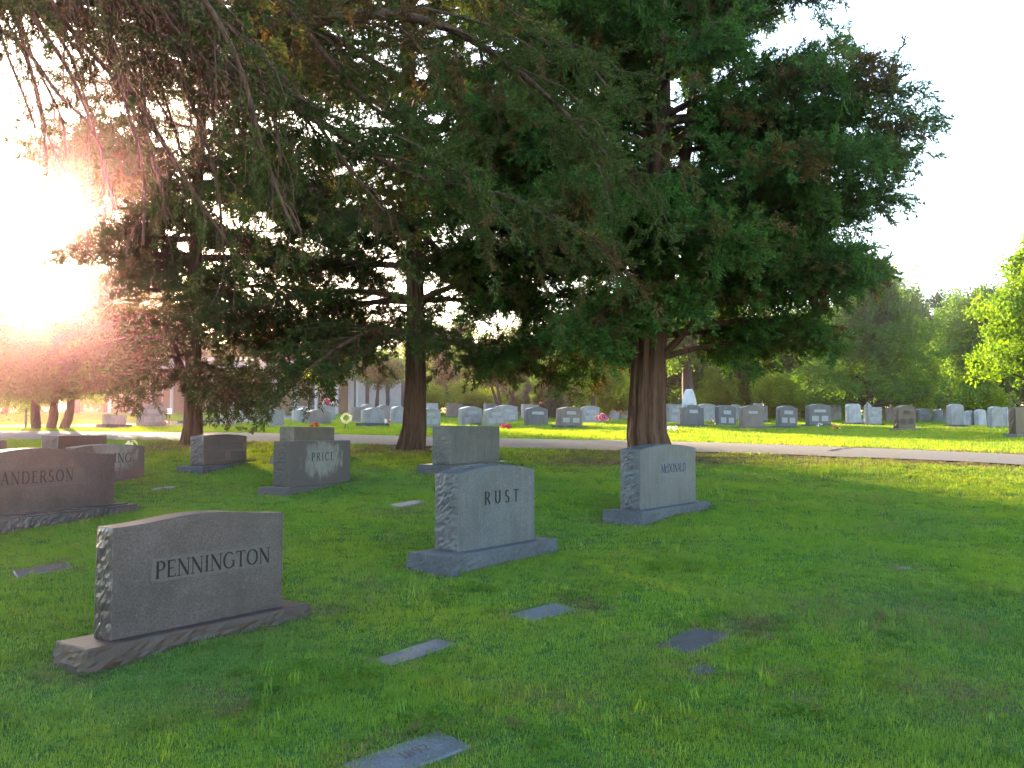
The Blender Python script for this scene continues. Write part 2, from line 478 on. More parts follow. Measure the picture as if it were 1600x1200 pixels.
def cedar(label, base, H, r0, start, env, nl, seed, lean=(0, 0), mat=LEAF_CEDAR, dens=1.0, lobes=7, amp=.14, flare=.35, extra_stems=(), el0=(.25, .75), droop=.75, top_r=.25, keep=None, scl=(.5, .95), limbs_extra=(), fullness=1.0, xdens=.5, limit=None):
    rng = np.random.default_rng(seed)
    base = np.array([base[0], base[1], float(ground(*base)) - .06])
    root = thing('cedar_tree', label, 'tree', base, 0, 'large cedars standing by the road')
    mbT, mbB = MB(), MB(); S, D = [], []
    n = 22
    t = np.linspace(0, 1, n)
    P = np.stack([base[0] + lean[0] * t + .10 * np.sin(t * 5 + seed), base[1] + lean[1] * t + .08 * np.sin(t * 4), base[2] + H * t ** 1.15], 1)
    P[0, :2] = base[:2]
    rad = r0 * (1 - t * .93) ** .75
    trunk_tube(mbT, P, rad, lobes, amp, flare, rng)
    stems = [P]
    for (h0, az, el, ln, rr) in extra_stems:
        i = int(np.searchsorted(P[:, 2], base[2] + h0))
        q = bend_path(P[i], az, el, ln, 14, rng, droop=-.35, wander=.05)
        trunk_tube(mbT, q, np.linspace(rr, rr * .15, 14), 5, .12, 0, rng, 20)
        stems.append(q)
    inside = None
    if limit is not None:
        lz, lr = zip(*limit)
        inside = lambda p: math.hypot(p[0] - base[0], p[1] - base[1]) < np.interp(p[2] - base[2], lz, lr) * (.94 + .06 * math.sin(3 * math.atan2(p[1] - base[1], p[0] - base[0]) + 1.7 * p[2]))
    limbs = []
    ga = rng.uniform(0, 6.28)
    for k in range(nl):
        f = ((k + rng.uniform(0, 1)) / nl) ** 1.05
        h = start + (H * .97 - start) * f
        ga += 2.39996 + rng.normal(0, .3)
        st = stems[0] if len(stems) == 1 or rng.random() < .55 else stems[rng.integers(1, len(stems))]
        i = int(np.clip(np.searchsorted(st[:, 2], base[2] + h), 0, len(st) - 1))
        if abs(st[i, 2] - base[2] - h) > 1.2: i = int(np.clip(np.searchsorted(P[:, 2], base[2] + h), 0, n - 1)); st = P
        L = env(f, ga % 6.2832) * rng.uniform(.72, 1.12)
        if L < .3: continue
        e0 = el0[0] + (el0[1] - el0[0]) * f + rng.normal(0, .12)
        q = bend_path(st[i], ga, e0, L * 1.08, 11, rng, droop=droop * (1 - .5 * f), wander=.09, up=.25)
        if keep is not None and not keep(q): continue
        if inside is not None:
            m = 1
            while m < len(q) and inside(q[m]): m += 1
            if m < 4: continue
            q = q[:m]
        rr = .018 + .016 * L * rng.uniform(.8, 1.3)
        mbB.tube(q, np.linspace(rr, .006, len(q)), 6, False)
        limbs.append((q, rr, 2.0))
    clothe(limbs, rng, mbB, S, D, dens * fullness, inside=inside)
    xl = []
    for q, rr in limbs_extra:
        mbB.tube(q, np.linspace(rr, .012, len(q)), 8, False)
        if rr > .058: clothe([(np.array(q), rr * 1.3, 1.7)], rng, mbB, S, D, .8 if inside is None else 1.3, sec_from=.3, sec_len=.3, twig_bare=.25, hang=.3, inside=inside)
        else:
            S2, D2 = [], []
            clothe([(np.array(q), rr * 1.6, 1.1)], rng, mbB, S2, D2, 1.0, sec_from=.25, sec_len=.26, twig_bare=.3, hang=.7)
            if rr < .06 and xdens < .4:
                kp = [i for i in range(len(S2)) if rng.random() < xdens]; S2 = [S2[i] for i in kp]; D2 = [D2[i] for i in kp]
            S += S2; D += D2
    return finish_tree(root, base, mbT, mbB, S, D, rng, 'cedar', mat, BARK_CEDAR, scl)

def broad_tree(name, label, px, Y, H, rx, seed, mat, crown_from=.25, r0=None, kind='broad', lobes=16, n=1500, cone=False, stems=1, lx=0.0, scl=(.9, 1.5), bark=BARK_DARK, group=None, layered=False, X=None, cat='tree', bigleaf=False):
    rng = np.random.default_rng(seed)
    X = (px - 800) / F * Y if X is None else X
    base = np.array([X, Y, float(ground(X, Y)) - .05])
    root = thing(name, label, cat, base, 0, group)
    mbT, mbB = MB(), MB(); S, D = [], []
    r0 = r0 or .035 * H
    top = base + np.array([lx, 0, H * (.9 if cone or layered else .72)])
    tips = []
    for s in range(stems):
        a = 6.28 * s / stems + rng.uniform(-.4, .4) + .3
        off = np.array([math.cos(a), math.sin(a), 0]) * (0 if stems == 1 else r0 * .9)
        tp = top + np.array([math.cos(a), math.sin(a), 0]) * (0 if stems == 1 else rx * .45)
        tt = np.linspace(0, 1, 9)[:, None]
        P = (base + off) * (1 - tt) + tp * tt + np.c_[.05 * H * .3 * np.sin(tt * 4 + seed), .02 * H * np.sin(tt * 5), 0 * tt]
        P[0] = base + off
        mbT.tube(P, r0 * (1.25 - tt[:, 0] * 1.1) * (1 if stems == 1 else .6), 10)
        tips.append(P)
    if Y > 45 and not cone and X > -17: n = int(n * .8); scl = (scl[0] * 1.05, scl[1] * 1.15)
    per = max(8, n // lobes)
    for k in range(lobes):
        if cone:
            f = (k + rng.uniform(0, 1)) / lobes; zc = base[2] + H * (crown_from + (.97 - crown_from) * f); rr = rx * (1.02 - f) * rng.uniform(.75, 1.05); a = k * 2.4 + rng.normal(0, .2)
            c = np.array([base[0] + lx * f + rr * .55 * math.cos(a), base[1] + rr * .55 * math.sin(a), zc]); sz = np.array([rr * .62, rr * .62, H * .09])
        elif layered:
            f = (k + rng.uniform(0, 1)) / lobes; zc = base[2] + H * (crown_from + (.98 - crown_from) * f); rr = rx * (1.05 - .85 * f) * rng.uniform(.7, 1.1); a = k * 2.4 + rng.normal(0, .3)
            c = np.array([base[0] + lx * f + rr * .62 * math.cos(a), base[1] + rr * .62 * math.sin(a), zc]); sz = np.array([rr * .55, rr * .55, H * .035 + .12])
        else:
            d = rng.normal(0, 1, 3); d /= np.linalg.norm(d); q = rng.uniform(.35, .8)
            cz = H * (crown_from + 1) / 2; hz = H * (1 - crown_from) / 2
            c = base + np.array([lx + d[0] * rx * q, d[1] * rx * q, cz + d[2] * hz * q])
            s_ = rng.uniform(.2, .55); sz = np.array([rx * s_, rx * s_, hz * s_ * .85])
        tr = tips[rng.integers(0, len(tips))]
        i = int(np.clip(np.searchsorted(tr[:, 2], c[2] - rx * .45), 1, 8))
        mid = (tr[i] + c) / 2 + np.array([0, 0, .06 * H]) * (0 if (cone or layered) else 1)
        tt = np.linspace(0, 1, 7)[:, None]
        P = tr[i] * (1 - tt) ** 2 + 2 * mid * tt * (1 - tt) + c * tt ** 2
        mbB.tube(P, np.linspace(r0 * .34, r0 * .06, 7), 5, False)
        m = int(per * rng.uniform(.7, 1.3))
        v = rng.normal(0, 1, (m, 3)); v /= np.linalg.norm(v, axis=1)[:, None]
        v *= (rng.uniform(.25, 1, m) ** .45)[:, None] * (1 + .25 * np.sin(5 * v[:, :1] + seed + k))
        pts = c + v * sz
        ok = pts[:, 2] > base[2] + H * crown_from * .75
        S.append(pts[ok]); dd = v * .8 + rng.normal(0, .6, v.shape); D.append(dd[ok])
    S = np.concatenate(S); D = np.concatenate(D)
    return finish_tree(root, base, mbT, mbB, S, D, rng, 'bigbroad' if bigleaf else kind, mat, bark, scl)
# ------------------------------------------------------------------ lawn and roads
def ground_mat():
    m, t, b = new_mat('lawn_soil')
    v = ncoord(t)
    n1 = nnoise(t, v, 0.8, 4); n2 = nnoise(t, v, 14, 4, 0.7)
    c = nramp(t, n2, [(0.3, (0.028, 0.065, 0.016)), (0.55, (0.045, 0.105, 0.020)), (0.8, (0.075, 0.100, 0.028))])
    a = t.nodes.new('ShaderNodeAttribute'); a.attribute_name = 'dry'
    k = nmath(t, 'MULTIPLY', a.outputs['Fac'], nmath(t, 'ADD', n1, 0.45), True)
    c = nmix(t, k, c, nramp(t, n2, [(0.3, (0.055, 0.040, 0.022)), (0.7, (0.12, 0.09, 0.045))]))
    t.links.new(c, b.inputs['Base Color']); b.inputs['Roughness'].default_value = 1.0
    b.inputs['Specular IOR Level'].default_value = 0.1
    t.links.new(nbump(t, nnoise(t, v, 30, 4, 0.7), 0.8, 0.03), b.inputs['Normal'])
    return m
DRY = [(2.38, 15.4, .9, .7), (-1.87, 16.5, .8, .7), (-6.15, 17.2, .8, .6)]       # needle litter under the cedars
for px_, py_, rr, aa in ((1185, 975, .22, .75), (1160, 990, .15, .8), (1445, 965, .30, .45), (1290, 950, .28, .35), (640, 800, .45, .45), (505, 955, .22, .6), (915, 950, .16, .6), (760, 1160, .10, .6), (1230, 1075, .2, .4), (880, 1090, .2, .3), (1490, 1080, .3, .4), (330, 1100, .25, .3), (90, 1050, .2, .5)):
    q_ = on_ground(px_, py_); DRY.append((q_[0], q_[1], rr, aa))
def dryness(x, y):
    d = edge_y(x) - y
    k = np.where(d > -.1, np.exp(-np.clip(d - .25, 0, 9) / .55), 0) * np.interp(x, [-8, 0, 2.5, 5, 9], [.15, .25, .55, .75, .7])
    k = k + .7 * np.exp(-(((x - 1.3) / 1.5) ** 2 + ((y - 14.4) / .75) ** 2))
    k = k + .5 * np.exp(-(((x - 3.7) / 1.6) ** 2 + ((y - 14.2) / .55) ** 2))
    k = k + .55 * np.exp(-(((x + 2.0) / 1.3) ** 2 + ((y - 15.6) / .6) ** 2))
    k = k + .5 * np.exp(-(((x + 6.0) / 1.6) ** 2 + ((y - 16.3) / .8) ** 2))
    for cx, cy_, rr, aa in DRY: k = k + aa * np.exp(-((x - cx) ** 2 + (y - cy_) ** 2) / rr ** 2)
    d2 = y - edge_y(x) - 3.9
    k = k + np.where(d2 > -.2, np.exp(-np.clip(d2, 0, 9) / .35), 0) * np.interp(x, [0, 6, 9], [.1, .3, 1.0])
    wv = .5 + .5 * np.sin(2.3 * x + 1.7 * np.sin(1.9 * y)) * np.sin(2.9 * y + 1.1 * x)
    return np.clip(k * (.55 + .7 * wv) + .10 * wv * (np.sin(.7 * x + 2) * np.sin(.9 * y + 1) > .45), 0, 1)
def axis(lo, hi, fine_lo, fine_hi, step, grow=1.18):
    a = list(np.arange(fine_lo, fine_hi + 1e-6, step)); s = step
    while a[-1] < hi: s *= grow; a.append(min(hi, a[-1] + s))
    s = step
    while a[0] > lo: s *= grow; a.insert(0, max(lo, a[0] - s))
    return np.array(a)
gx = axis(-150, 150, -16, 14, .25); gy = axis(-14, 200, 0, 36, .25)
GX, GY = np.meshgrid(gx, gy); nx, ny = len(gx), len(gy)
lawn = MB()
ii = np.arange((ny - 1) * nx).reshape(ny - 1, nx)[:, :-1].ravel()
lawn.v = [np.stack([GX.ravel(), GY.ravel(), ground(GX, GY).ravel()], 1)]
lawn.f = np.stack([ii, ii + 1, ii + nx + 1, ii + nx], 1).tolist()
lo = lawn.build('lawn', ground_mat(), None, True)
tag(lo, 'sloping mown cemetery lawn', None, None, 'structure')
at_ = lo.data.attributes.new('dry', 'FLOAT', 'POINT'); at_.data.foreach_set('value', dryness(GX, GY).ravel().astype(np.float32))

def road_mat():
    m, t, b = new_mat('worn_asphalt')
    v = ncoord(t)
    n = nnoise(t, v, 60, 3, 0.7); n2 = nnoise(t, v, 0.7, 4)
    c = nramp(t, n, [(0.3, (0.105, 0.102, 0.102)), (0.7, (0.185, 0.178, 0.174))])
    c = nmix(t, nmath(t, 'MULTIPLY', n2, 0.6), c, (0.140, 0.120, 0.098))
    t.links.new(c, b.inputs['Base Color']); b.inputs['Roughness'].default_value = 1.0; b.inputs['Specular IOR Level'].default_value = 0.15
    t.links.new(nbump(t, n, 0.4, 0.01), b.inputs['Normal'])
    return m
ROAD = road_mat()
RW = 3.9
def drape(name, left, right, lift, mat, k=9):
    L, Rr = np.array(left), np.array(right); n = len(L)
    s = np.linspace(0, 1, k)[None, :, None]
    G = L[:, None] * (1 - s) + Rr[:, None] * s
    z = ground(G[..., 0], G[..., 1]) + lift + .03 * np.sin(math.pi * s[..., 0]) ** 1
    mb = MB(); mb.v = [np.concatenate([G, z[..., None]], 2).reshape(-1, 3)]
    mb.f = [(i * k + j, i * k + j + 1, (i + 1) * k + j + 1, (i + 1) * k + j) for i in range(n - 1) for j in range(k - 1)]
    return mb.build(name, mat, None, True)
xs = np.arange(-70, 30, .3)
wig = .05 * np.sin(xs * 2.1) + .04 * np.sin(xs * 5.3 + 1)
near = np.stack([xs, edge_y(xs) + wig], 1)
far = np.stack([xs, edge_y(xs) + RW + .5 * np.clip((-xs - 4) / 10, 0, 1) - wig * .8], 1)
tag(drape('road', near, far, .02, ROAD), None, None, None, 'structure')
cl = np.array([(-34, 20.6), (-26, 22.4), (-20, 24.2), (-15.5, 26.2), (-12.6, 29.5), (-11.6, 36), (-12.6, 46), (-16, 60)])
tt = np.linspace(0, 7, 90); C = np.stack([np.interp(tt, range(8), cl[:, 0]), np.interp(tt, range(8), cl[:, 1])], 1)
for _ in range(8): C[1:-1] = (C[:-2] + 2 * C[1:-1] + C[2:]) / 4
T = np.gradient(C, axis=0); T /= np.linalg.norm(T, axis=1)[:, None]; Nn = np.stack([-T[:, 1], T[:, 0]], 1)
BR_L, BR_R = C + Nn * 1.9, C - Nn * 1.9
tag(drape('side_road', BR_R, BR_L, .026, ROAD), None, None, None, 'structure')
def on_side_road(x, y):
    d = np.min((x[:, None] - C[None, :, 0]) ** 2 + (y[:, None] - C[None, :, 1]) ** 2, 1)
    return d < 1.85 ** 2
# the open joint across the road slabs
jm = plain('joint_tar', (0.03, 0.028, 0.026), .9)
ja, jb = on_ground(1295, 709), on_ground(1383, 696)
jv = MB(); n_ = np.array([-(jb - ja)[1], (jb - ja)[0]]); n_ = n_ / np.linalg.norm(n_) * .035
pts = []
for s in np.linspace(0, 1, 12):
    q = ja[:2] * (1 - s) + jb[:2] * s
    for sgn in (-1, 1):
        p = q + n_ * sgn * (1 + .3 * math.sin(s * 23)); dd = (p[1] - float(edge_y(p[0]))) / RW
        pts.append((p[0], p[1], float(ground(p[0], p[1])) + .0285 + .03 * math.sin(math.pi * min(1, max(0, dd)))))
jv.add(pts, [(2 * i, 2 * i + 1, 2 * i + 3, 2 * i + 2) for i in range(11)])
tag(jv.build('road_joint', jm), None, None, None, 'structure')

# ------------------------------------------------------------------ headstones
EXCL_R, EXCL_C = [], []          # footprints kept free of grass: (x, y, yaw, half w, half d), circles (x, y, r)
def fb(v, s): return mnoise.fractal(Vector((float(v[0]) * s, float(v[1]) * s, float(v[2]) * s)), 0.9, 2.1, 4)
def rim_solid(mb, out, nrm, rough, depths, place, seed, ch=.004, amp=.014, bulge=.010):
    """a slab whose outline `out` (2D) is carried through `depths`; edges marked rough are rock-pitched"""
    n = len(out); rings = []; D0, D1 = depths[0], depths[-1]
    lay = [(D0, -ch, 0), (D0 + ch, 0, 0)] + [(d, 0, 1) for d in depths[1:-1]] + [(D1 - ch, 0, 0), (D1, -ch, 0)]
    V = []
    for d, ins, rg in lay:
        for i in range(n):
            q = np.array(out[i]) + np.array(nrm[i]) * ins
            if rough[i]:
                k = math.sin(math.pi * (d - D0) / (D1 - D0))
                vv = Vector((q[0] + seed, d, q[1] - seed)); nn = .5 * fb((q[0] + seed, d, q[1] - seed), 6.0) + 1.0 * (mnoise.voronoi(vv * 20)[0][0] - .45) + .8 * (mnoise.voronoi(vv * 42)[0][0] - .45)
                if rg: q = q + np.array(nrm[i]) * (bulge * k + amp * nn * (.35 + .65 * k)) * rough[i]
                else: q = q + np.array(nrm[i]) * amp * .35 * nn * rough[i]
            V.append(place(q, d))
    L = len(lay); Fs = [tuple(reversed(range(n)))]
    for l in range(L - 1):
        for i in range(n):
            j = (i + 1) % n
            Fs.append((l * n + i, l * n + j, (l + 1) * n + j, (l + 1) * n + i))
    Fs.append(tuple((L - 1) * n + i for i in range(n)))
    mb.add(V, Fs)
def profile(style, wd, h, peak, seg=.05):
    hw = wd / 2; pts = []
    ns = max(2, int(h / seg)); nt_ = max(8, int(wd / seg))
    for i in range(ns): pts.append((-hw, h * i / ns, 's'))
    for i in range(nt_ + 1):
        u = -1 + 2 * i / nt_
        if style == 'serp': z = peak * .5 * (1 + math.cos(math.pi * u))
        elif style == 'oval': z = peak * (1 - u * u)
        elif style == 'gothic': z = peak * (1 - abs(u) ** 1.7)
        elif style == 'shoulder': z = peak * (1 if abs(u) < .62 else 0) - (0 if abs(u) < .62 else 0)
        elif style == 'clip': z = peak * min(1, (1 - abs(u)) * 6)
        else: z = 0
        pts.append((u * hw, h + z, 't'))
    for i in range(1, ns + 1): pts.append((hw, h * (ns - i) / ns, 's'))
    P = np.array([(a, b) for a, b, _ in pts]); kind = [c for *_, c in pts]
    T = np.roll(P, -1, 0) - np.roll(P, 1, 0); N = np.stack([-T[:, 1], T[:, 0]], 1); N /= np.linalg.norm(N, axis=1)[:, None] + 1e-9
    return P, N, kind
def add_die(root, name, wd, thk, z0, h, peak, style, mat, rough_side=1.0, rough_top=0.0, seed=0, y0=0.0, seg=.05, label=None, nd=6):
    P, N, kind = profile(style, wd, h, peak, seg)
    rough = [rough_side if k == 's' else rough_top for k in kind]
    mb = MB()
    # outline runs clockwise seen from the front, so walk it backwards for outward faces
    rim_solid(mb, P[::-1], N[::-1], rough[::-1], np.linspace(y0, y0 + thk, nd + 2), lambda q, d: (q[0], d, z0 + q[1]), seed * 3.7)
    o = mb.build(name, mat, root)
    if label: o['label'] = label
    return o
def add_base(root, name, wd, dp, h, mat, yc, seed=0, rough=1.0, z0=0.0, seg=.06, slope=.02):
    hw, hd = wd / 2, dp / 2; pts = []
    a, b = max(2, int(wd / seg)), max(2, int(dp / seg))
    for i in range(a): pts.append((-hw + wd * i / a, -hd, 0, -1))
    for i in range(b): pts.append((hw, -hd + dp * i / b, 1, 0))
    for i in range(a): pts.append((hw - wd * i / a, hd, 0, 1))
    for i in range(b): pts.append((-hw, hd - dp * i / b, -1, 0))
    P = [(x, y) for x, y, _, _ in pts]; N = [(c, d) for *_, c, d in pts]
    mb = MB()
    deep = .25
    rim_solid(mb, P, N, [rough] * len(P), np.r_[z0 - deep, z0 - .02, np.linspace(z0 + .02, z0 + h - .012, 6), z0 + h], lambda q, d: (q[0] * (1 + slope * (z0 + h - d) / h * (d > z0 - .1)), yc + q[1], d), seed * 2.3 + 9, ch=.006, amp=.016, bulge=.012)
    return mb.build(name, mat, root)
# --- carved lettering: letters drawn as thick and thin strokes
def _arc(cx, cz, rx, rz, a0, a1, n=14):
    return [(cx + rx * math.cos(R(a0 + (a1 - a0) * i / n)), cz + rz * math.sin(R(a0 + (a1 - a0) * i / n))) for i in range(n + 1)]
TH, TN = .15, .065
V_ = lambda x, a=0, b=1, w_=TH: ([(x, a), (x, b)], w_)
H_ = lambda a, b, z, w_=TN: ([(a, z), (b, z)], w_)
def serif(x, z, s=.13): return H_(x - s, x + s, z + (.025 if z < .5 else -.025), .05)
def glyph(c):
    if c == 'I': return .36, [V_(.18), serif(.18, 0), serif(.18, 1)]
    if c == 'P': return .66, [V_(.14), serif(.14, 0), ([(.05, .97), (.33, .97)] + _arc(.33, .72, .24, .25, 90, -90) + [(.2, .47)], None)]
    if c == 'R': return .74, [V_(.14), serif(.14, 0), ([(.05, .97), (.33, .97)] + _arc(.33, .74, .23, .23, 90, -90) + [(.2, .51)], None), ([(.34, .5), (.70, 0)], TH * .95)]
    if c == 'E': return .64, [V_(.14), H_(.04, .54, .97), H_(.2, .46, .52), H_(.04, .58, .03), ([(.54, .97), (.55, .82)], .05), ([(.58, .03), (.59, .2)], .05)]
    if c == 'N': return .86, [V_(.12, w_=TN), V_(.74, w_=TN), ([(.10, 1), (.74, 0)], TH), serif(.12, 0), serif(.74, 1), H_(.0, .14, .975, .05)]
    if c == 'M': return 1.02, [V_(.12, w_=TN), V_(.9, w_=TH), ([(.13, 1), (.5, .08)], TH), ([(.5, .08), (.88, 1)], TN), serif(.12, 0), serif(.9, 0)]
    if c == 'G': return .9, [(_arc(.45, .5, .38, .48, 48, 335, 26), None), V_(.78, .08, .46, TH * .85), H_(.62, .88, .46, .05)]
    if c == 'C': return .82, [(_arc(.45, .5, .38, .48, 48, 312, 26), None), ([(.71, .8), (.72, .98)], .05)]
    if c == 'O': return .94, [(_arc(.47, .5, .38, .47, 0, 360, 32), None)]
    if c == 'D': return .86, [V_(.14), ([(.05, .97), (.36, .97)] + _arc(.36, .5, .41, .47, 90, -90, 22) + [(.05, .03)], None)]
    if c == 'T': return .72, [V_(.36), H_(.03, .69, .97), serif(.36, 0), ([(.04, .97), (.03, .8)], .05), ([(.68, .97), (.69, .8)], .05)]
    if c == 'U': return .84, [([(.15, 1), (.15, .32)] + _arc(.42, .30, .27, .27, 180, 360, 16) + [(.69, 1)], None), serif(.15, 1), serif(.69, 1)]
    if c == 'S': return .60, [(_arc(.29, .74, .19, .23, 40, 250, 18) + _arc(.30, .25, .21, .23, 80, -150, 18)[2:], None)]
    if c == 'A': return .78, [([(.06, 0), (.38, 1)], TN), ([(.38, 1), (.71, 0)], TH), H_(.17, .58, .34, .055), serif(.06, 0, .08), serif(.71, 0, .1)]
    if c == 'L': return .64, [V_(.14), serif(.14, 1), H_(.04, .56, .03), ([(.56, .03), (.58, .24)], .05)]
    if c == 'K': return .78, [V_(.14), serif(.14, 0), serif(.14, 1), ([(.2, .45), (.62, 1)], TN), ([(.3, .55), (.72, 0)], TH)]
    if c == '1': return .40, [V_(.2), serif(.2, 0)]
    if c == '8': return .62, [(_arc(.3, .74, .19, .22, 0, 360, 22), None), (_arc(.3, .26, .23, .25, 0, 360, 22), None)]
    if c == '9': return .62, [(_arc(.3, .7, .22, .28, 0, 360, 22), None), ([(.52, .7), (.5, .4), (.38, .12), (.22, 0)], TH * .8)]
    if c == '2': return .62, [(_arc(.3, .72, .22, .26, 160, -40, 16) + [(.1, .05)], None), H_(.08, .56, .04, .09)]
    return .4, []
def text_mesh(mb, s, cap, cx, cz, y, track=.10, flat=False, yz=None):
    items = []; x = 0
    for ch in s:
        k = .72 if ch == 'c' else 1.0
        wv, st = glyph(ch.upper())
        items.append((x, k, st)); x += (wv + track) * k
    x -= track; lift = 0.0
    for x0, k, st in items:
        for pts, wd in st:
            lift = (lift + .00006) % .0009
            P = np.array(pts) * k
            T = np.gradient(P, axis=0); T /= np.linalg.norm(T, axis=1)[:, None] + 1e-9
            N = np.stack([-T[:, 1], T[:, 0]], 1)
            W = (TN + (TH - TN) * np.abs(T[:, 1]) ** 1.5) if wd is None else np.full(len(P), wd)
            A, B = P + N * W[:, None] / 2, P - N * W[:, None] / 2
            Q = np.concatenate([A, B]); n = len(P)
            if flat: V = [(cx + (q[0] + x0 - x / 2) * cap, cz + (q[1] - .5) * cap, y + lift) for q in Q]
            else: V = [(cx + (q[0] + x0 - x / 2) * cap, y - lift, cz + (q[1] - .5) * cap) for q in Q]
            mb.add(V, [(i, n + i, n + i + 1, i + 1) for i in range(n - 1)])
    return x * cap
def panel(root, x0, x1, z0, z1, y, mat, name='name_panel'):
    mb = MB(); mb.box(x0, x1, y - .0016, y + .004, z0, z1)
    return mb.build(name, mat, root)

G_PENN = granite('granite_glare_brown', (0.0328, 0.0280, 0.0314), (0.0818, 0.0704, 0.0766), .32)  # brown-mauve cast of the sun glare put into the stone colour
G_PENN_BASE = granite('granite_base_red_stained', (0.0179, 0.0164, 0.0150), (0.0403, 0.0360, 0.0328), .6, stain=(0.030, 0.015, 0.010))
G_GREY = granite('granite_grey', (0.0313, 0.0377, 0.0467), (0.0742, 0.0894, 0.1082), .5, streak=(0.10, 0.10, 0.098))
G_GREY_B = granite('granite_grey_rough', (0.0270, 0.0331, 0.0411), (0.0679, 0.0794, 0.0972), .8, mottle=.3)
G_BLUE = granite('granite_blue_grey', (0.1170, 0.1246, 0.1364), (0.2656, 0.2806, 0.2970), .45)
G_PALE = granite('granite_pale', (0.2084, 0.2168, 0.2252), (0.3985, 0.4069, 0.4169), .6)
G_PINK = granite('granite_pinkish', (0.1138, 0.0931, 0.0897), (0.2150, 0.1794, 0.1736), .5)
G_TAN = granite('granite_tan', (0.083, 0.075, 0.065), (0.156, 0.140, 0.120), .6, streak=(0.09, 0.08, 0.068))
G_DARK = granite('granite_dark', (0.018, 0.017, 0.017), (0.052, 0.049, 0.047), .35)
G_BROWN = granite('granite_dark_brown', (0.021, 0.016, 0.012), (0.057, 0.044, 0.036), .35)
G_PRICE = granite('weathered_concrete_stone', (0.104, 0.101, 0.096), (0.187, 0.182, 0.172), .85, patch=((0.02, .42, .44, .26), (0.055, 0.048, 0.045)))
G_BLANK = granite('granite_streaked_back', (0.062, 0.062, 0.060), (0.130, 0.130, 0.125), .75, streak=(0.05, 0.046, 0.042))
PAN_G = plain('carved_panel_blue_grey', (0.115, 0.123, 0.132), .9, .15, 60)
PAN_L = plain('carved_panel_light', (0.26, 0.27, 0.28), .9, .15, 60)
PAN_D = plain('carved_panel_grey', (0.080, 0.072, 0.070), .9, .15, 60)
LET_D = plain('letter_dark', (0.018, 0.015, 0.014), .9, .2, 60)  # dark strokes, like paint-filled engraving
LET_R = plain('letter_reddish', (0.10, 0.075, 0.068), .9, .25, 60)

def near_stone(label, P0, P1, P2, P3, peak_px, style, thk, bh, mat, bmat, over=(.15, .07), rock_top=0.0, seed=1, name='headstone', rock_side=1.0, group='family headstones on the near lawn', base=True):
    """P0/P1: photo pixels of the tablet's front bottom corners, P2/P3 of its front top corners"""
    best = None
    for Y in np.arange(3.0, 18.0, .01):
        A = at_depth(*P0, Y)
        if A[2] - bh <= float(ground(A[0], A[1])) - .015: break
    B = ray(*P1); s = (A[2] - CAM_Z) / B[2]; B = np.array([0, 0, CAM_Z]) + B * s
    d = (B - A)[:2]; wd = float(np.linalg.norm(d)); yaw = math.atan2(d[1], d[0])
    h0 = at_depth(*P2, A[1])[2] - A[2]; h1 = at_depth(*P3, B[1])[2] - B[2]; h = (h0 + h1) / 2
    mid = (A + B) / 2
    peak = max(0.0, at_depth(*peak_px, mid[1])[2] - A[2] - h) if peak_px else 0.0
    # tablet centre
    nb = np.array([-math.sin(yaw), math.cos(yaw)])
    loc = np.array([mid[0] + nb[0] * thk / 2, mid[1] + nb[1] * thk / 2, A[2] - bh])
    root = thing(name, label, 'headstone', loc, yaw, group)
    y0 = -thk / 2
    add_die(root, 'stone_tablet', wd, thk, bh, h, peak, style, mat, rock_side, rock_top, seed, y0, .022, nd=9)
    if base:
        add_base(root, 'stone_base', wd + 2 * over[0], thk + 2 * over[1], bh, bmat, 0, seed, seg=.035)
        EXCL_R.append((loc[0], loc[1], yaw, wd / 2 + over[0] + .0, thk / 2 + over[1] + .0))
    print('STONE', label[:30], 'Y %.2f w %.2f h %.2f peak %.2f yaw %.0f' % (A[1], wd, h, peak, math.degrees(yaw)))
    return root, dict(w=wd, h=h, peak=peak, z0=bh, y=y0, Y=A[1], loc=loc, yaw=yaw)
def letter(root, text, cap, cx, cz, y, mat, track=.1):
    adv = [(glyph(c.upper())[0] + track) * (.72 if c == 'c' else 1) for c in text]; tot = sum(adv) - track
    x = 0
    for c, a in zip(text, adv):
        if glyph(c.upper())[1]:
            mb = MB(); k = .72 if c == 'c' else 1.0
            text_mesh(mb, c, cap, cx + (x + (a - track * k) / 2 - tot / 2) * cap, cz, y - .0024, track)
            mb.build('carved_letter', mat, root)
        x += a

r, s = near_stone('wide brown-grey granite headstone carved PENNINGTON on a red-stained base', (173, 1002), (441, 947.5), (177, 828), (446, 798), (312, 801), 'serp', .17, .135, G_PENN, G_PENN_BASE, (.17, .075), 0, 1)
cz = s['z0'] + s['h'] * .57
panel(r, -.36, .49, cz - .066, cz + .066, s['y'], PAN_D)
letter(r, 'PENNINGTON', .098, .075, cz, s['y'], LET_D, .075)
r, s = near_stone('grey granite headstone with rough arched top carved RUST', (715.4, 863.7), (835, 843), (717, 742), (835, 733), (780, 727), 'oval', .24, .15, G_GREY, G_GREY_B, (.20, .10), .7, 2)
letter(r, 'RUST', .105, .05, s['z0'] + s['h'] * .66, s['y'], LET_D, .55)
r, s = near_stone('grey granite headstone with arched top carved McDONALD in a panel', (1001, 797.5), (1087.5, 783.8), (1001, 705), (1086, 697.5), (1042, 695), 'oval', .23, .14, G_GREY, G_GREY_B, (.17, .10), .5, 3)
cz = s['z0'] + s['h'] * .66
panel(r, -.24, .44, cz - .075, cz + .075, s['y'], PAN_G)
letter(r, 'McDONALD', .092, .10, cz, s['y'], LET_D, .03)
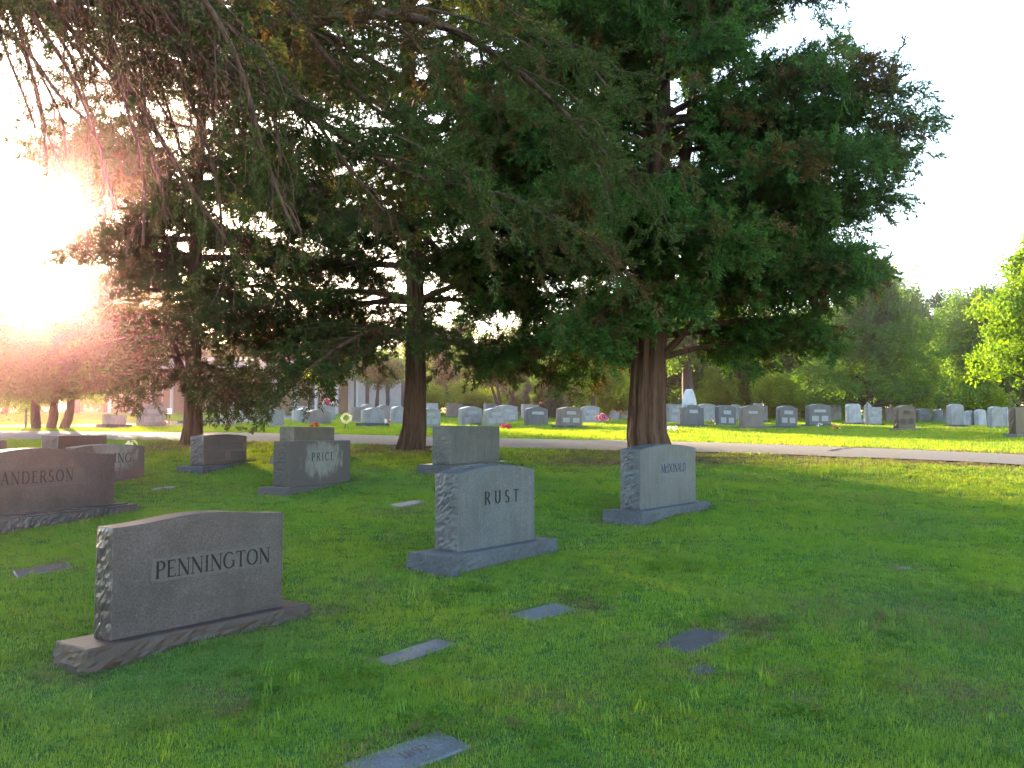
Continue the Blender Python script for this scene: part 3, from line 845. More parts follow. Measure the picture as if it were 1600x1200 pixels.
r, s = near_stone('wide purple-grey headstone carved ANDERSON cut by the left edge of the picture', (-92, 819), (178, 788.7), (-92, 723), (177, 705), (55, 700), 'serp', .22, .17, G_PENN, G_PENN, (.20, .16), 0, 4)
cz = s['z0'] + s['h'] * .64
panel(r, -.72, .70, cz - .09, cz + .085, s['y'], PAN_D)
letter(r, 'ANDERSON', .125, .0, cz, s['y'], LET_D, .2)
add_base(r, 'stone_step', s['w'] + .20, .44, .03, G_PENN, 0, 44, .3, s['z0'] - .012, slope=0)
r, s = near_stone('weathered flat-topped headstone carved PRICE with a pale patch on its face', (453, 761), (547, 753), (453, 691), (547.5, 687), None, 'flat', .26, .10, G_PRICE, G_PRICE, (.14, .10), .3, 5)
letter(r, 'PRICE', .105, .02, s['z0'] + s['h'] * .64, s['y'], LET_D, .28)
PRICE_R, PRICE_S = r, s
r, s = near_stone('dark flat-topped headstone standing just behind the PRICE stone', (459, 712), (522, 708), (459, 668), (522, 666), None, 'flat', .24, .14, G_TAN, G_TAN, (.12, .09), .3, 6)
POPPY = (r, s)
r, s = near_stone('streaked blank back of a flat headstone between the RUST stone and the road', (704.5, 725.5), (780.5, 720), (705, 667), (780.5, 664.8), None, 'flat', .30, .13, G_BLANK, G_DARK, (.22, .12), .3, 7)
r, s = near_stone('low purple-grey headstone with carved panels under the drooping cedar twigs', (317.5, 728), (385, 723.7), (317.5, 682.5), (384.5, 680.5), (350, 678.5), 'oval', .22, .11, G_PENN, G_GREY_B, (.16, .10), .2, 8)
panel(r, -.22, .48, s['z0'] + s['h'] * .55, s['z0'] + s['h'] * .78, s['y'], PAN_D)
panel(r, -.46, -.02, s['z0'] + s['h'] * .20, s['z0'] + s['h'] * .46, s['y'], PAN_D)
panel(r, .14, .56, s['z0'] + s['h'] * .20, s['z0'] + s['h'] * .46, s['y'], PAN_D)
r, s = near_stone('arched headstone carved KING half hidden behind the ANDERSON stone', (120, 752), (225.5, 745.5), (122, 700), (225, 697.5), (168, 694), 'oval', .22, .10, G_PRICE, G_PRICE, (.16, .09), .1, 9)
letter(r, 'KING', .13, .12, s['z0'] + s['h'] * .66, s['y'], LET_D, .12)
KINGS = (r, s)
near_stone('flat-topped slab headstone beyond the ANDERSON stone near the side road', (90.5, 718), (166, 713.5), (90.5, 681), (166, 680), None, 'flat', .26, .10, G_PENN, G_GREY_B, (.12, .1), .2, 10)
near_stone('low grey slab headstone peeping in at the left edge of the picture', (-70, 722), (10, 717), (-70, 689), (10, 687.5), None, 'flat', .24, .10, G_PENN, G_GREY_B, (.12, .1), .2, 12)

# --- flush grave markers
M_GREY = granite('marker_grey', (0.0574, 0.0648, 0.0757), (0.1266, 0.1416, 0.1646), .5)
M_DARK = granite('marker_dark', (0.023, 0.022, 0.023), (0.062, 0.060, 0.062), .55)
M_PALE = granite('marker_pale', (0.1095, 0.1132, 0.1170), (0.1875, 0.1875, 0.1950), .6)
def marker(label, corners, mat, lift=.006, rim=None, text=None):
    Q = np.array([on_ground(*c) for c in corners]); c = Q.mean(0)
    d = (Q[1] - Q[0]) + (Q[2] - Q[3]); yaw = math.atan2(d[1], d[0])
    ex = np.array([math.cos(yaw), math.sin(yaw)]); ey = np.array([-math.sin(yaw), math.cos(yaw)])
    a = np.abs((Q - c)[:, :2] @ ex).mean(); b = np.abs((Q - c)[:, :2] @ ey).mean()
    root = thing('grave_marker', label, 'grave marker', (c[0], c[1], float(ground(c[0], c[1]))), yaw, 'flat grave markers set in the grass')
    tx = float(ground(c[0] + ex[0] * .3, c[1] + ex[1] * .3) - ground(c[0] - ex[0] * .3, c[1] - ex[1] * .3)) / .6
    ty = float(ground(c[0] + ey[0] * .2, c[1] + ey[1] * .2) - ground(c[0] - ey[0] * .2, c[1] - ey[1] * .2)) / .4
    mb = MB(); ch = .008
    for z, k in ((-.08, 0), (lift - ch, 0), (lift, ch)): mb.v.append(np.array([(sx * (a - k), sy * (b - k), z + sx * a * tx + sy * b * ty) for sx, sy in ((-1, -1), (1, -1), (1, 1), (-1, 1))])); 
    mb.n = 12
    mb.f = [(l * 4 + i, l * 4 + (i + 1) % 4, l * 4 + 4 + (i + 1) % 4, l * 4 + 4 + i) for l in (0, 1) for i in range(4)] + [(8, 9, 10, 11)]
    mb.build('slab', mat, root)
    if rim is not None:
        m2 = MB(); z = lambda x, y: lift + .003 + x * tx + y * ty
        a2, b2 = a * .93, b * .86
        m2.add([(x, y, z(x, y)) for x, y in ((-a2, -b2), (a2, -b2), (a2, b2), (-a2, b2))], [(0, 1, 2, 3)])
        m2.build('plaque', rim, root)
    if text:
        m3 = MB()
        for k, (tx_, cx, cy_, cap) in enumerate(text): text_mesh(m3, tx_, cap, cx * a, cy_ * b, 0, .12, True)
        m3.v = [np.c_[v[:, :2], v[:, 2] + lift + .003 + v[:, 0] * tx + v[:, 1] * ty] for v in m3.v]
        m3.build('lettering', LET_R, root)
    EXCL_R.append((c[0], c[1], yaw, a - .045, b - .04))
    print('MARKER', label[:30], 'a %.2f b %.2f' % (a, b))
marker('pale blue-grey flush grave marker left of centre between the PENNINGTON and RUST stones', [(586, 1035), (628, 1044), (718, 1006), (680, 999)][:1] + [(716, 1006)] + [(680, 999)] + [(590, 1030)] if False else [(602, 1044), (718, 1007), (681, 999), (586, 1032)], M_GREY)
marker('grey flush grave marker with worn lettering right below the RUST stone', [(820, 974), (911, 955), (862, 943), (803, 963)], M_GREY)
marker('dark flush grave marker with dry grass at its right end', [(1080, 1027), (1143, 996), (1083, 984), (1026, 1010)], M_DARK)
marker('small dark marker just below the dark flush grave marker', [(1092, 1060), (1124, 1054), (1105, 1044), (1073, 1049)], M_DARK)
marker('blue-grey flush marker with reddish worn letters at the bottom edge of the picture', [(600, 1228), (748, 1168), (676, 1145), (520, 1206)], M_GREY, text=[('1892', .12, .02, .055)])
marker('dark bronze-topped flush grave marker left of the PENNINGTON stone', [(38, 903), (124, 888), (97, 881), (8, 896)], M_GREY, rim=plain('bronze_plaque', (0.035, 0.026, 0.028), .8, .3, 30))
marker('thin pale flush marker in the grass below the PRICE stone', [(622, 796), (662, 787), (652, 783), (610, 790)], M_PALE, .02)
marker('narrow pale flush marker left of the PRICE stone', [(240, 768.5), (274, 763.5), (270, 761.5), (238, 766)], M_PALE, .02)
marker('tiny grey flush marker alone in the right-hand lawn', [(1400, 893), (1426, 891), (1420, 886), (1394, 887.5)], M_DARK)

# --- headstones beyond the road: left px, right px, top px, bottom px, style, stone, panels, base, label
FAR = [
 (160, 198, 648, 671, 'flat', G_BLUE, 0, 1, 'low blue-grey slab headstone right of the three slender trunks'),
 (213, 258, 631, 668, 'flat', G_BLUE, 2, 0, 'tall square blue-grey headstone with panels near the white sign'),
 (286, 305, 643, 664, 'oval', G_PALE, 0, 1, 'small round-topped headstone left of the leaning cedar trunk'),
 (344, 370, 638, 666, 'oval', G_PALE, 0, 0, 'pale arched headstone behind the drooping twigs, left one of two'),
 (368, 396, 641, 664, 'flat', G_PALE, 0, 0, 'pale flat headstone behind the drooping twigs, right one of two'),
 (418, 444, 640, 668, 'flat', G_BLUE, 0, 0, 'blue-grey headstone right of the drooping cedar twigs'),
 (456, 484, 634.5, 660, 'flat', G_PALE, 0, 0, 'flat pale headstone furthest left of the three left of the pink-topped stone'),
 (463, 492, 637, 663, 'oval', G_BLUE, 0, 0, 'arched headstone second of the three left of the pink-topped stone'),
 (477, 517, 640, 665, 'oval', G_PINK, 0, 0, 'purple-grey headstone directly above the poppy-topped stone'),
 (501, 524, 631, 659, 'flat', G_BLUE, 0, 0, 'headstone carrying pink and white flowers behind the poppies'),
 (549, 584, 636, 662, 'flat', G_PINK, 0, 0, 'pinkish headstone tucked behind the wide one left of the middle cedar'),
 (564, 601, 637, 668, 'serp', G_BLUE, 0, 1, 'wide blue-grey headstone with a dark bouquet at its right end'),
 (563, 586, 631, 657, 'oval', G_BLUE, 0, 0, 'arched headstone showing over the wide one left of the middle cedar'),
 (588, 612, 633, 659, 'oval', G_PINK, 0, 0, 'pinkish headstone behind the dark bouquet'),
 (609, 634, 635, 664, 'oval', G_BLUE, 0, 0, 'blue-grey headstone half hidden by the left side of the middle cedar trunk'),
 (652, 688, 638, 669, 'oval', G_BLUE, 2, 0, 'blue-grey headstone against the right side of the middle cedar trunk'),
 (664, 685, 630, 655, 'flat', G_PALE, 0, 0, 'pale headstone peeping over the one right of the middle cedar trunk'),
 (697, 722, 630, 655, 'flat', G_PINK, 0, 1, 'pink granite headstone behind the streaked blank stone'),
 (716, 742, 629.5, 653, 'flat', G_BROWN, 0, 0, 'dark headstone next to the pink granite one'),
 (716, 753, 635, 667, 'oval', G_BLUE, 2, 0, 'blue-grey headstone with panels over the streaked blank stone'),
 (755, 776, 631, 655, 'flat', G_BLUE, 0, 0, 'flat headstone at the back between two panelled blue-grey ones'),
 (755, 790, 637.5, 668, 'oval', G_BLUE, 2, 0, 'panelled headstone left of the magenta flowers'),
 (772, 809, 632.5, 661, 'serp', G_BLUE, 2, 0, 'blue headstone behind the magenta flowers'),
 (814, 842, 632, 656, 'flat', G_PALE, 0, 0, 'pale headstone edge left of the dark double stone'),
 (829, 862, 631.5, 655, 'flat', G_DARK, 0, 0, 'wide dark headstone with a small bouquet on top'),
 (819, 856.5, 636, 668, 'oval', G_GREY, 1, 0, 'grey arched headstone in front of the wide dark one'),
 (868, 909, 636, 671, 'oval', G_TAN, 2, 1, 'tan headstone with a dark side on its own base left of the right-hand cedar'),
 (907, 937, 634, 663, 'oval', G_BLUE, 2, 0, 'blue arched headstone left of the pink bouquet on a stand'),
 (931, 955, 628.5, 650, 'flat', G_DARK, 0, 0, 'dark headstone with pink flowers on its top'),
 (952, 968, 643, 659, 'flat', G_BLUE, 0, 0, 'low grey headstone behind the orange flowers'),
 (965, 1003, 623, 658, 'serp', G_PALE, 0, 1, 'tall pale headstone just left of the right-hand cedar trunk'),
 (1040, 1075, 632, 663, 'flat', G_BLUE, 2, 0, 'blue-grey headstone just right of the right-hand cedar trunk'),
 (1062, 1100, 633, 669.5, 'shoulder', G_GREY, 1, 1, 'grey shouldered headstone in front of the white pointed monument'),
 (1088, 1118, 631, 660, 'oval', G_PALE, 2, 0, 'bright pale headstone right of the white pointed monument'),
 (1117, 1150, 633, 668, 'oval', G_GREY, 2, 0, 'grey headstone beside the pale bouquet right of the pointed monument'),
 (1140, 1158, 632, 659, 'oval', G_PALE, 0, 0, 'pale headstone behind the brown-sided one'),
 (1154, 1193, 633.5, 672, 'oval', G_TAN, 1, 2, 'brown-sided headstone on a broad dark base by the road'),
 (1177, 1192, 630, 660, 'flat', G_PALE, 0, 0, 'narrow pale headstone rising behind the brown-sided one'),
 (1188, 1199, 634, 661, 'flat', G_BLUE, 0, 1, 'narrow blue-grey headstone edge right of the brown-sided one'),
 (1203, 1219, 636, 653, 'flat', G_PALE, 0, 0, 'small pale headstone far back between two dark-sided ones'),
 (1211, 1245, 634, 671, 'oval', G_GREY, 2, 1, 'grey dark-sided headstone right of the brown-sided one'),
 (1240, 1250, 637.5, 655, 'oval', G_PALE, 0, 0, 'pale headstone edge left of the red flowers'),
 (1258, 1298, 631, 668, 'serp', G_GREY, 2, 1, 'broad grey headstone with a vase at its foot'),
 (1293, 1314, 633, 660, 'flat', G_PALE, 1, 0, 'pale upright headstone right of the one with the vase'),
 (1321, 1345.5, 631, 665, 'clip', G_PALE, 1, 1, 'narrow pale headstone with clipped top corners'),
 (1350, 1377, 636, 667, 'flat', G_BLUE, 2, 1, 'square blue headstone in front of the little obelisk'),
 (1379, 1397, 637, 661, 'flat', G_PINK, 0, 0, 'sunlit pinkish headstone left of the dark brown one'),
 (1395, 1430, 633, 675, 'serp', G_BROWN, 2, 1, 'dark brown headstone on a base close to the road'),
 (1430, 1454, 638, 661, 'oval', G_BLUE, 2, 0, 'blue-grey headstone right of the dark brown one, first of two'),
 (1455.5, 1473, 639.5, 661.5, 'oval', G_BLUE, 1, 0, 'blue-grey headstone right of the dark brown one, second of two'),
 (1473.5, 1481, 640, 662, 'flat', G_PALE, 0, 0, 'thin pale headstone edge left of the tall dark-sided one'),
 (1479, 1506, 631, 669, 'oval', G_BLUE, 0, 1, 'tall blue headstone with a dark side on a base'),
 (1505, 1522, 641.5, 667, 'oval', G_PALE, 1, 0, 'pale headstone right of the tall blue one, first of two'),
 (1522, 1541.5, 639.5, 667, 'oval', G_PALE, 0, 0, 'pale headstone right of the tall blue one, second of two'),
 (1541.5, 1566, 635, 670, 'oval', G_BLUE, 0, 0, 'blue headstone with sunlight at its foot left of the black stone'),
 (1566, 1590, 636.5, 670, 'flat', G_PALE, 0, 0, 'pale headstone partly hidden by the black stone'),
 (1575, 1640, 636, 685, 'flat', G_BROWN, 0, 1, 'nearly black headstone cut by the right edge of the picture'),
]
far_info = {}
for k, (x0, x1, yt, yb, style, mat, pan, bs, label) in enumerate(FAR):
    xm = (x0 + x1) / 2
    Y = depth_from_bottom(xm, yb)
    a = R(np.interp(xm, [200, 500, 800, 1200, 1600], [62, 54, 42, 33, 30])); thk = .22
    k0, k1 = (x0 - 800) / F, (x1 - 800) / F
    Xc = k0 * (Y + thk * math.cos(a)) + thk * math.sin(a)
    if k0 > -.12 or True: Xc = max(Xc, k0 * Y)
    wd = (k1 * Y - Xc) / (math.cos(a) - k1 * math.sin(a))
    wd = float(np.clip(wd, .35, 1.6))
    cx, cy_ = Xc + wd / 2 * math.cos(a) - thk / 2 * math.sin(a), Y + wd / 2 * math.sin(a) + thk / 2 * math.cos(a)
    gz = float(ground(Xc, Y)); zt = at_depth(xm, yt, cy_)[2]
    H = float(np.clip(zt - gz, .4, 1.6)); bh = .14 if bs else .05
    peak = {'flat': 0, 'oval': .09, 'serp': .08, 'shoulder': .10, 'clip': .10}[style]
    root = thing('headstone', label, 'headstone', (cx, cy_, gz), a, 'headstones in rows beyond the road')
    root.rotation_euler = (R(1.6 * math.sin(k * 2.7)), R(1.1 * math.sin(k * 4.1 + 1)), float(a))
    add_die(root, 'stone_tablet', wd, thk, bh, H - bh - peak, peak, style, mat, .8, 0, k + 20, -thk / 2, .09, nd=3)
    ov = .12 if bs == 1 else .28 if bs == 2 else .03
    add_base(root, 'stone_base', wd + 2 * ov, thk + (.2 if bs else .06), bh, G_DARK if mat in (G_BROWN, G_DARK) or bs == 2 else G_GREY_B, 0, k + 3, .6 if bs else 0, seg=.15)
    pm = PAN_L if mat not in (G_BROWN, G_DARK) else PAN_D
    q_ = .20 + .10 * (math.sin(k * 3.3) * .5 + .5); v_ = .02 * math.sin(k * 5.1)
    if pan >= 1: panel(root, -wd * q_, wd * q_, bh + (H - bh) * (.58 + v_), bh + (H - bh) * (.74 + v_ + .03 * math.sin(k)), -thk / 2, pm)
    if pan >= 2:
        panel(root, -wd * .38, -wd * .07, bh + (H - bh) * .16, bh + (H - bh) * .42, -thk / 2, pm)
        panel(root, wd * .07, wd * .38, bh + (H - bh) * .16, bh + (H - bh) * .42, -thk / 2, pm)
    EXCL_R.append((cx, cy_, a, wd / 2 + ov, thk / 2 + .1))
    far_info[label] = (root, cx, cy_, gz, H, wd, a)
# white pointed monument and the little obelisk
Y = 40.0; X = (1077 - 800) / F * Y; gz = float(ground(X, Y)); zt = at_depth(1077, 608, Y)[2]
root = thing('monument', 'white pointed-arch monument rising behind the headstones', 'monument', (X, Y, gz), R(38))
hb = (zt - gz) * .45; wv = 20 / F * Y / math.cos(R(20))
add_base(root, 'pedestal', wv * 1.15, wv * .9, hb, G_PALE, 0, 61, .1, seg=.15)
add_die(root, 'arched_tablet', wv, wv * .55, hb, (zt - gz - hb) * .35, (zt - gz - hb) * .65, 'gothic', plain('white_marble', (0.36, 0.38, 0.41), .5, .1), .1, 0, 62, -wv * .27, .06, nd=3)
panel(root, -wv * .25, wv * .25, hb + .08, hb + .26, -wv * .27, PAN_L)
Y = 46.0; X = (1356 - 800) / F * Y; gz = float(ground(X, Y)); zt = at_depth(1356, 627.5, Y)[2]
root = thing('obelisk', 'slim little white obelisk behind the square blue headstone', 'monument', (X, Y, gz), .5)
mb = MB(); q = .17; zz = zt - gz
for z, k in ((.25, 1), (zz - .2, .72), (zz, .02)): mb.v.append(np.array([(sx * q * k, sy * q * k, z) for sx, sy in ((-1, -1), (1, -1), (1, 1), (-1, 1))]))
mb.n = 12; mb.f = [(l * 4 + i, l * 4 + (i + 1) % 4, l * 4 + 4 + (i + 1) % 4, l * 4 + 4 + i) for l in (0, 1) for i in range(4)] + [(8, 9, 10, 11)]
mb.build('shaft', G_PALE, root)
add_base(root, 'stone_base', .6, .6, .25, G_PALE, 0, 71, .3, seg=.15)

# ------------------------------------------------------------------ flowers
def flower_mat(name, col): return leaf_mat(name, col, tuple(min(1, c * 1.25) for c in col), None, .35, tcol=(1.05, 1.0, 1.0))
FM = {'pink': flower_mat('pink_petals', (.60, .16, .28)), 'white': flower_mat('white_petals', (.75, .74, .70)), 'red': flower_mat('red_petals', (.72, .035, .02)),
      'magenta': flower_mat('magenta_petals', (.42, .03, .13)), 'orange': flower_mat('orange_petals', (.75, .20, .03)), 'yellow': flower_mat('pale_yellow_petals', (.70, .66, .30))}
STEM = plain('flower_stem', (0.05, 0.09, 0.03), .7); VASE = plain('vase_grey', (0.22, 0.22, 0.22), .4); WIRE = plain('wire_stand', (0.04, 0.05, 0.04), .5)
def bouquet(label, loc, rad, cols, n, seed, stand=0.0, vase=True, group='bouquets and wreaths left at the graves', wreath=False):
    rng = np.random.default_rng(seed)
    root = thing('flower_bouquet' if not wreath else 'flower_wreath', label, 'flowers', loc, 0, group)
    z = stand
    if stand:
        mb = MB()
        for a in (0, 2.09, 4.19): mb.tube([(math.cos(a) * .12, math.sin(a) * .12, -.05), (0, 0, stand)], [.008, .008], 5)
        mb.build('stand', WIRE, root)
    elif vase:
        mb = MB(); t = np.linspace(0, 1, 6)
        mb.tube(np.c_[0 * t, 0 * t, t * rad * .7], rad * np.array([.28, .33, .30, .22, .25, .33]), 10); mb.build('vase', VASE, root, True); z = rad * .7
    mbs = MB(); per = {c: MB() for c in cols}; lv = MB()
    for k in range(n):
        d = rng.normal(0, 1, 3); d /= np.linalg.norm(d)
        if wreath: aa = k * 6.283 / n; c = np.array([math.cos(aa) * rad * .75, rng.normal(0, .04), z + rad * .75 + math.sin(aa) * rad * .75])
        else: d[2] = abs(d[2]); c = np.array([0, 0, z + rad * .15]) + d * rad * np.array([1, 1, .85]) * rng.uniform(.65, 1)
        if not wreath: mbs.tube([(0, 0, z - .03), c], [.005, .004], 3, False)
        cm = per[cols[rng.integers(0, len(cols))]]
        nrm = d if not wreath else np.array([0, -1, .2]) + d * .3
        nrm = nrm / np.linalg.norm(nrm)
        u = np.cross(nrm, [.3, .5, .8]); u /= np.linalg.norm(u); v = np.cross(nrm, u); fr = rad * rng.uniform(.24, .36)
        for lay, (rr, up) in enumerate(((1, .1), (.62, .35))):
            for j in range(6):
                a = j * 1.047 + lay * .5; e = u * math.cos(a) + v * math.sin(a); s = -u * math.sin(a) + v * math.cos(a)
                cm.add([c, c + e * fr * rr * .6 + s * fr * rr * .36 + nrm * fr * up * .8, c + e * fr * rr + nrm * fr * up * 1.4, c + e * fr * rr * .6 - s * fr * rr * .36 + nrm * fr * up * .8], [(0, 1, 2), (0, 2, 3)])
        for j in range(2):
            e = rng.normal(0, 1, 3); e /= np.linalg.norm(e); q = c - nrm * fr * .3; s = np.cross(e, nrm)
            lv.add([q, q + e * fr * .7 + s * fr * .3, q + e * fr * 1.5, q + e * fr * .7 - s * fr * .3], [(0, 1, 2), (0, 2, 3)])
    if mbs.v: mbs.build('stems', STEM, root)
    lv.build('leaves', LEAF_DARK, root)
    for c, m in per.items():
        if m.v: m.build(c + '_blooms', FM[c], root)
    return root
def top_of(key):
    r_, cx, cy_, gz, H, wd, a = far_info[key]; return cx, cy_, gz + H
def at_px(px, py, Y): return at_depth(px, py, Y)
r, s = POPPY
pp = at_depth(511, 666, s['Y'] + .55); tz = s['loc'][2] + s['z0'] + s['h']
ux = .25; px_ = s['loc'][0] + math.cos(s['yaw']) * ux; py_ = s['loc'][1] + math.sin(s['yaw']) * ux
bouquet('bright red poppies on top of the stone behind PRICE', (px_, py_, tz - .01), .09, ['red'], 12, 1, vase=False)
r, s = KINGS
px_ = s['loc'][0] + math.cos(s['yaw']) * (s['w'] * .38); py_ = s['loc'][1] + math.sin(s['yaw']) * s['w'] * .38
bouquet('small cream flowers on top of the KING stone', (px_, py_, s['loc'][2] + s['z0'] + s['h'] - .015), .10, ['white', 'yellow'], 16, 2, vase=False)
c = top_of('headstone carrying pink and white flowers behind the poppies')
bouquet('spray of pink and white flowers on a headstone behind the poppies', (c[0], c[1], c[2] - .05), .30, ['pink', 'white', 'magenta'], 26, 3, vase=False)
def ground_b(px, pyb, off=0.0):
    Y = depth_from_bottom(px, pyb); X = (px - 800) / F * Y
    return (X, Y, float(ground(X, Y)))
bouquet('pale yellow wreath on a wire stand left of the middle cedar', ground_b(541, 672), .16, ['white', 'yellow'], 16, 4, .22, wreath=True)
bouquet('dark bouquet with white blooms at the end of a wide headstone', ground_b(604, 667), .18, ['magenta', 'white'], 16, 5)
bouquet('magenta flowers on the grass right of the streaked blank stone', ground_b(791, 672), .20, ['magenta'], 20, 6, vase=False)
c = top_of('wide dark headstone with a small bouquet on top')
bouquet('small bouquet on top of the wide dark headstone', (c[0], c[1], c[2] - .01), .16, ['pink', 'orange'], 10, 7, vase=False)
c = top_of('dark headstone with pink flowers on its top')
bouquet('pink flowers on top of a dark headstone', (c[0], c[1], c[2] - .03), .24, ['pink', 'white'], 20, 8, vase=False)
bouquet('large pink and white bouquet on a stand left of the right-hand cedar', ground_b(942, 664), .32, ['pink', 'white', 'magenta', 'pink'], 32, 9, .18)
bouquet('orange flowers on a thin stand before the tall pale headstone', ground_b(969, 659), .20, ['orange'], 16, 10, .42)
bouquet('cream flowers on a stand left of the orange ones', ground_b(958, 658), .15, ['yellow', 'orange'], 12, 11, .5)
bouquet('pale lilac bouquet left of a grey headstone', ground_b(1114, 663), .18, ['pink', 'white'], 14, 12)
bouquet('leafy plant with white blooms at the foot of the right-hand cedar', ground_b(1049, 675), .22, ['white', 'yellow'], 9, 13, vase=False)
bouquet('red flowers between the pale headstones on the right', ground_b(1252, 655), .26, ['magenta', 'red'], 16, 14)
bouquet('white vase arrangement at the foot of the broad grey headstone', ground_b(1281, 671), .14, ['white'], 10, 15)
bouquet('faded tan and pink bouquet lying by the broad grey headstone', ground_b(1305, 672), .22, ['orange', 'yellow'], 12, 16, vase=False)
bouquet('little white and pink bouquet at the foot of the tall square headstone', ground_b(261, 668), .15, ['white', 'pink'], 10, 17)

# ------------------------------------------------------------------ colonnaded building
def building():
    Y = 60.0; x0, x1 = (150 - 800) / F * Y, (640 - 800) / F * Y
    gz = float(ground((x0 + x1) / 2, Y)) - .15
    base = ((x0 + x1) / 2, Y, gz); L = x1 - x0
    root = thing('mausoleum_building', 'long low tan building with white columns behind the left headstones', 'building', base)
    wall = plain('tan_stucco', (0.22, 0.165, 0.11), .85, .12, 3); white = plain('white_plaster', (0.30, 0.30, 0.30), .7, .08, 3)
    roof = plain('brown_roof', (0.10, 0.075, 0.06), .8, .2, 3); dark = plain('dark_opening', (0.03, 0.03, 0.032), .3); floor = plain('porch_slab', (0.35, 0.33, 0.30), .8)
    m = MB(); m.box(-L / 2, L / 2 - 4.4, 2.6, 8, 0, 3.3); m.build('wall', wall, root)
    m = MB(); m.box(L / 2 - 4.398, L / 2, 1.5, 8, 0, 3.3); m.build('end_wall', white, root)
    m = MB(); m.box(-L / 2 - .4, L / 2 + .3, -.5, 8.4, 3.302, 3.75); m.build('roof_fascia', white, root)
    m = MB(); m.add([(-L / 2 - .6, -.7, 3.752), (L / 2 + .5, -.7, 3.752), (L / 2 + .5, 8.6, 3.752), (-L / 2 - .6, 8.6, 3.752), (-L / 2 + 3, 4, 4.4), (L / 2 - 3, 4, 4.4)],
                    [(0, 1, 5, 4), (1, 2, 5), (2, 3, 4, 5), (3, 0, 4)]); m.build('roof', roof, root)
    m = MB(); m.box(-L / 2 - .3, L / 2 + .2, -.4, 2.598, -.4, .12); m.build('porch_floor', floor, root)
    col = None; sx = 32.3 / F * Y
    xs_ = [(494 + 32.3 * i - 800) / F * Y - base[0] for i in range(-10, 4)]
    for x in xs_:
        if col is None:
            m = MB(); t = np.array([0, .06, .12, .16, 2.9, 2.98, 3.05, 3.18]); rr = np.array([.17, .17, .15, .115, .10, .14, .16, .16])
            m.tube(np.c_[0 * t, 0 * t, t + .12], rr, 14); col = m.build('column', white, root, True)
        else: c2 = col.copy(); COL.objects.link(c2); c2.parent = root; col2 = c2
        (col if x == xs_[0] else c2).location = (x, 0, 0)
    win = None
    for x in xs_[1::2]:
        if x > L / 2 - 5: continue
        m = MB(); m.box(x + sx * .2, x + sx * .8, 2.56, 2.62, .9, 2.5); o = m.build('window', dark, root)
        m = MB()
        for (a, b, c_, d) in ((x + sx * .16, x + sx * .2, .86, 2.54), (x + sx * .8, x + sx * .84, .86, 2.54), (x + sx * .2, x + sx * .8, 2.5, 2.54), (x + sx * .2, x + sx * .8, .86, .9)): m.box(a, b, 2.53, 2.599, c_, d)
        m.build('window_frame', white, o)
    for f in (.12, .30, .62, .86):
        m = MB(); x = L / 2 - 4.4 + 4.4 * f; m.box(x - .13, x + .13, 1.46, 1.52, .1, 2.9); m.build('slit_window', dark, root)
building()
# small white sign on a dark post
Y = 40.0; X = (265.5 - 800) / F * Y; gz = float(ground(X, Y)); z1 = at_depth(265, 638, Y)[2] - gz
root = thing('sign', 'small white sign on a dark post before the tan building', 'sign', (X, Y, gz))
m = MB(); m.box(-.03, .03, -.03, .03, -.3, z1 - .02); m.build('post', WIRE, root)
m = MB(); m.box(-.10, .10, -.055, -.031, z1 - .27, z1); m.build('board', plain('white_sign_paint', (.75, .76, .78), .5, .05), root)
Y = 24.5; X = (41 - 800) / F * Y; gz = float(ground(X, Y))
root = thing('marker_post', 'slim dark post by the side road at far left', 'post', (X, Y, gz))
m = MB(); m.tube([(0, 0, -.3), (0, 0, .55)], [.03, .03], 8); m.build('shaft', WIRE, root)
m = MB(); m.tube([(0, 0, .55), (0, 0, .6)], [.045, .03], 8); m.build('cap', WIRE, root)

# ------------------------------------------------------------------ trees
nsp = 0
def envf(prof, right=1.0, left=1.0, front=1.0, back=1.0):
    xs_, ys_ = zip(*prof)
    def e(f, a):
        c, s = math.cos(a), math.sin(a)
        k = (right * c * c if c > 0 else left * c * c) + (back * s * s if s > 0 else front * s * s)
        return float(np.interp(f, xs_, ys_)) * k
    return e
def bough(pts):
    P = np.array([at_depth(px, py, Y) for px, py, Y in pts])
    t = np.linspace(0, len(P) - 1, 22); i = np.arange(len(P))
    Q = np.stack([np.interp(t, i, P[:, k]) for k in range(3)], 1)
    for _ in range(4): Q[1:-1] = (Q[:-2] + 2 * Q[1:-1] + Q[2:]) / 4
    return Q
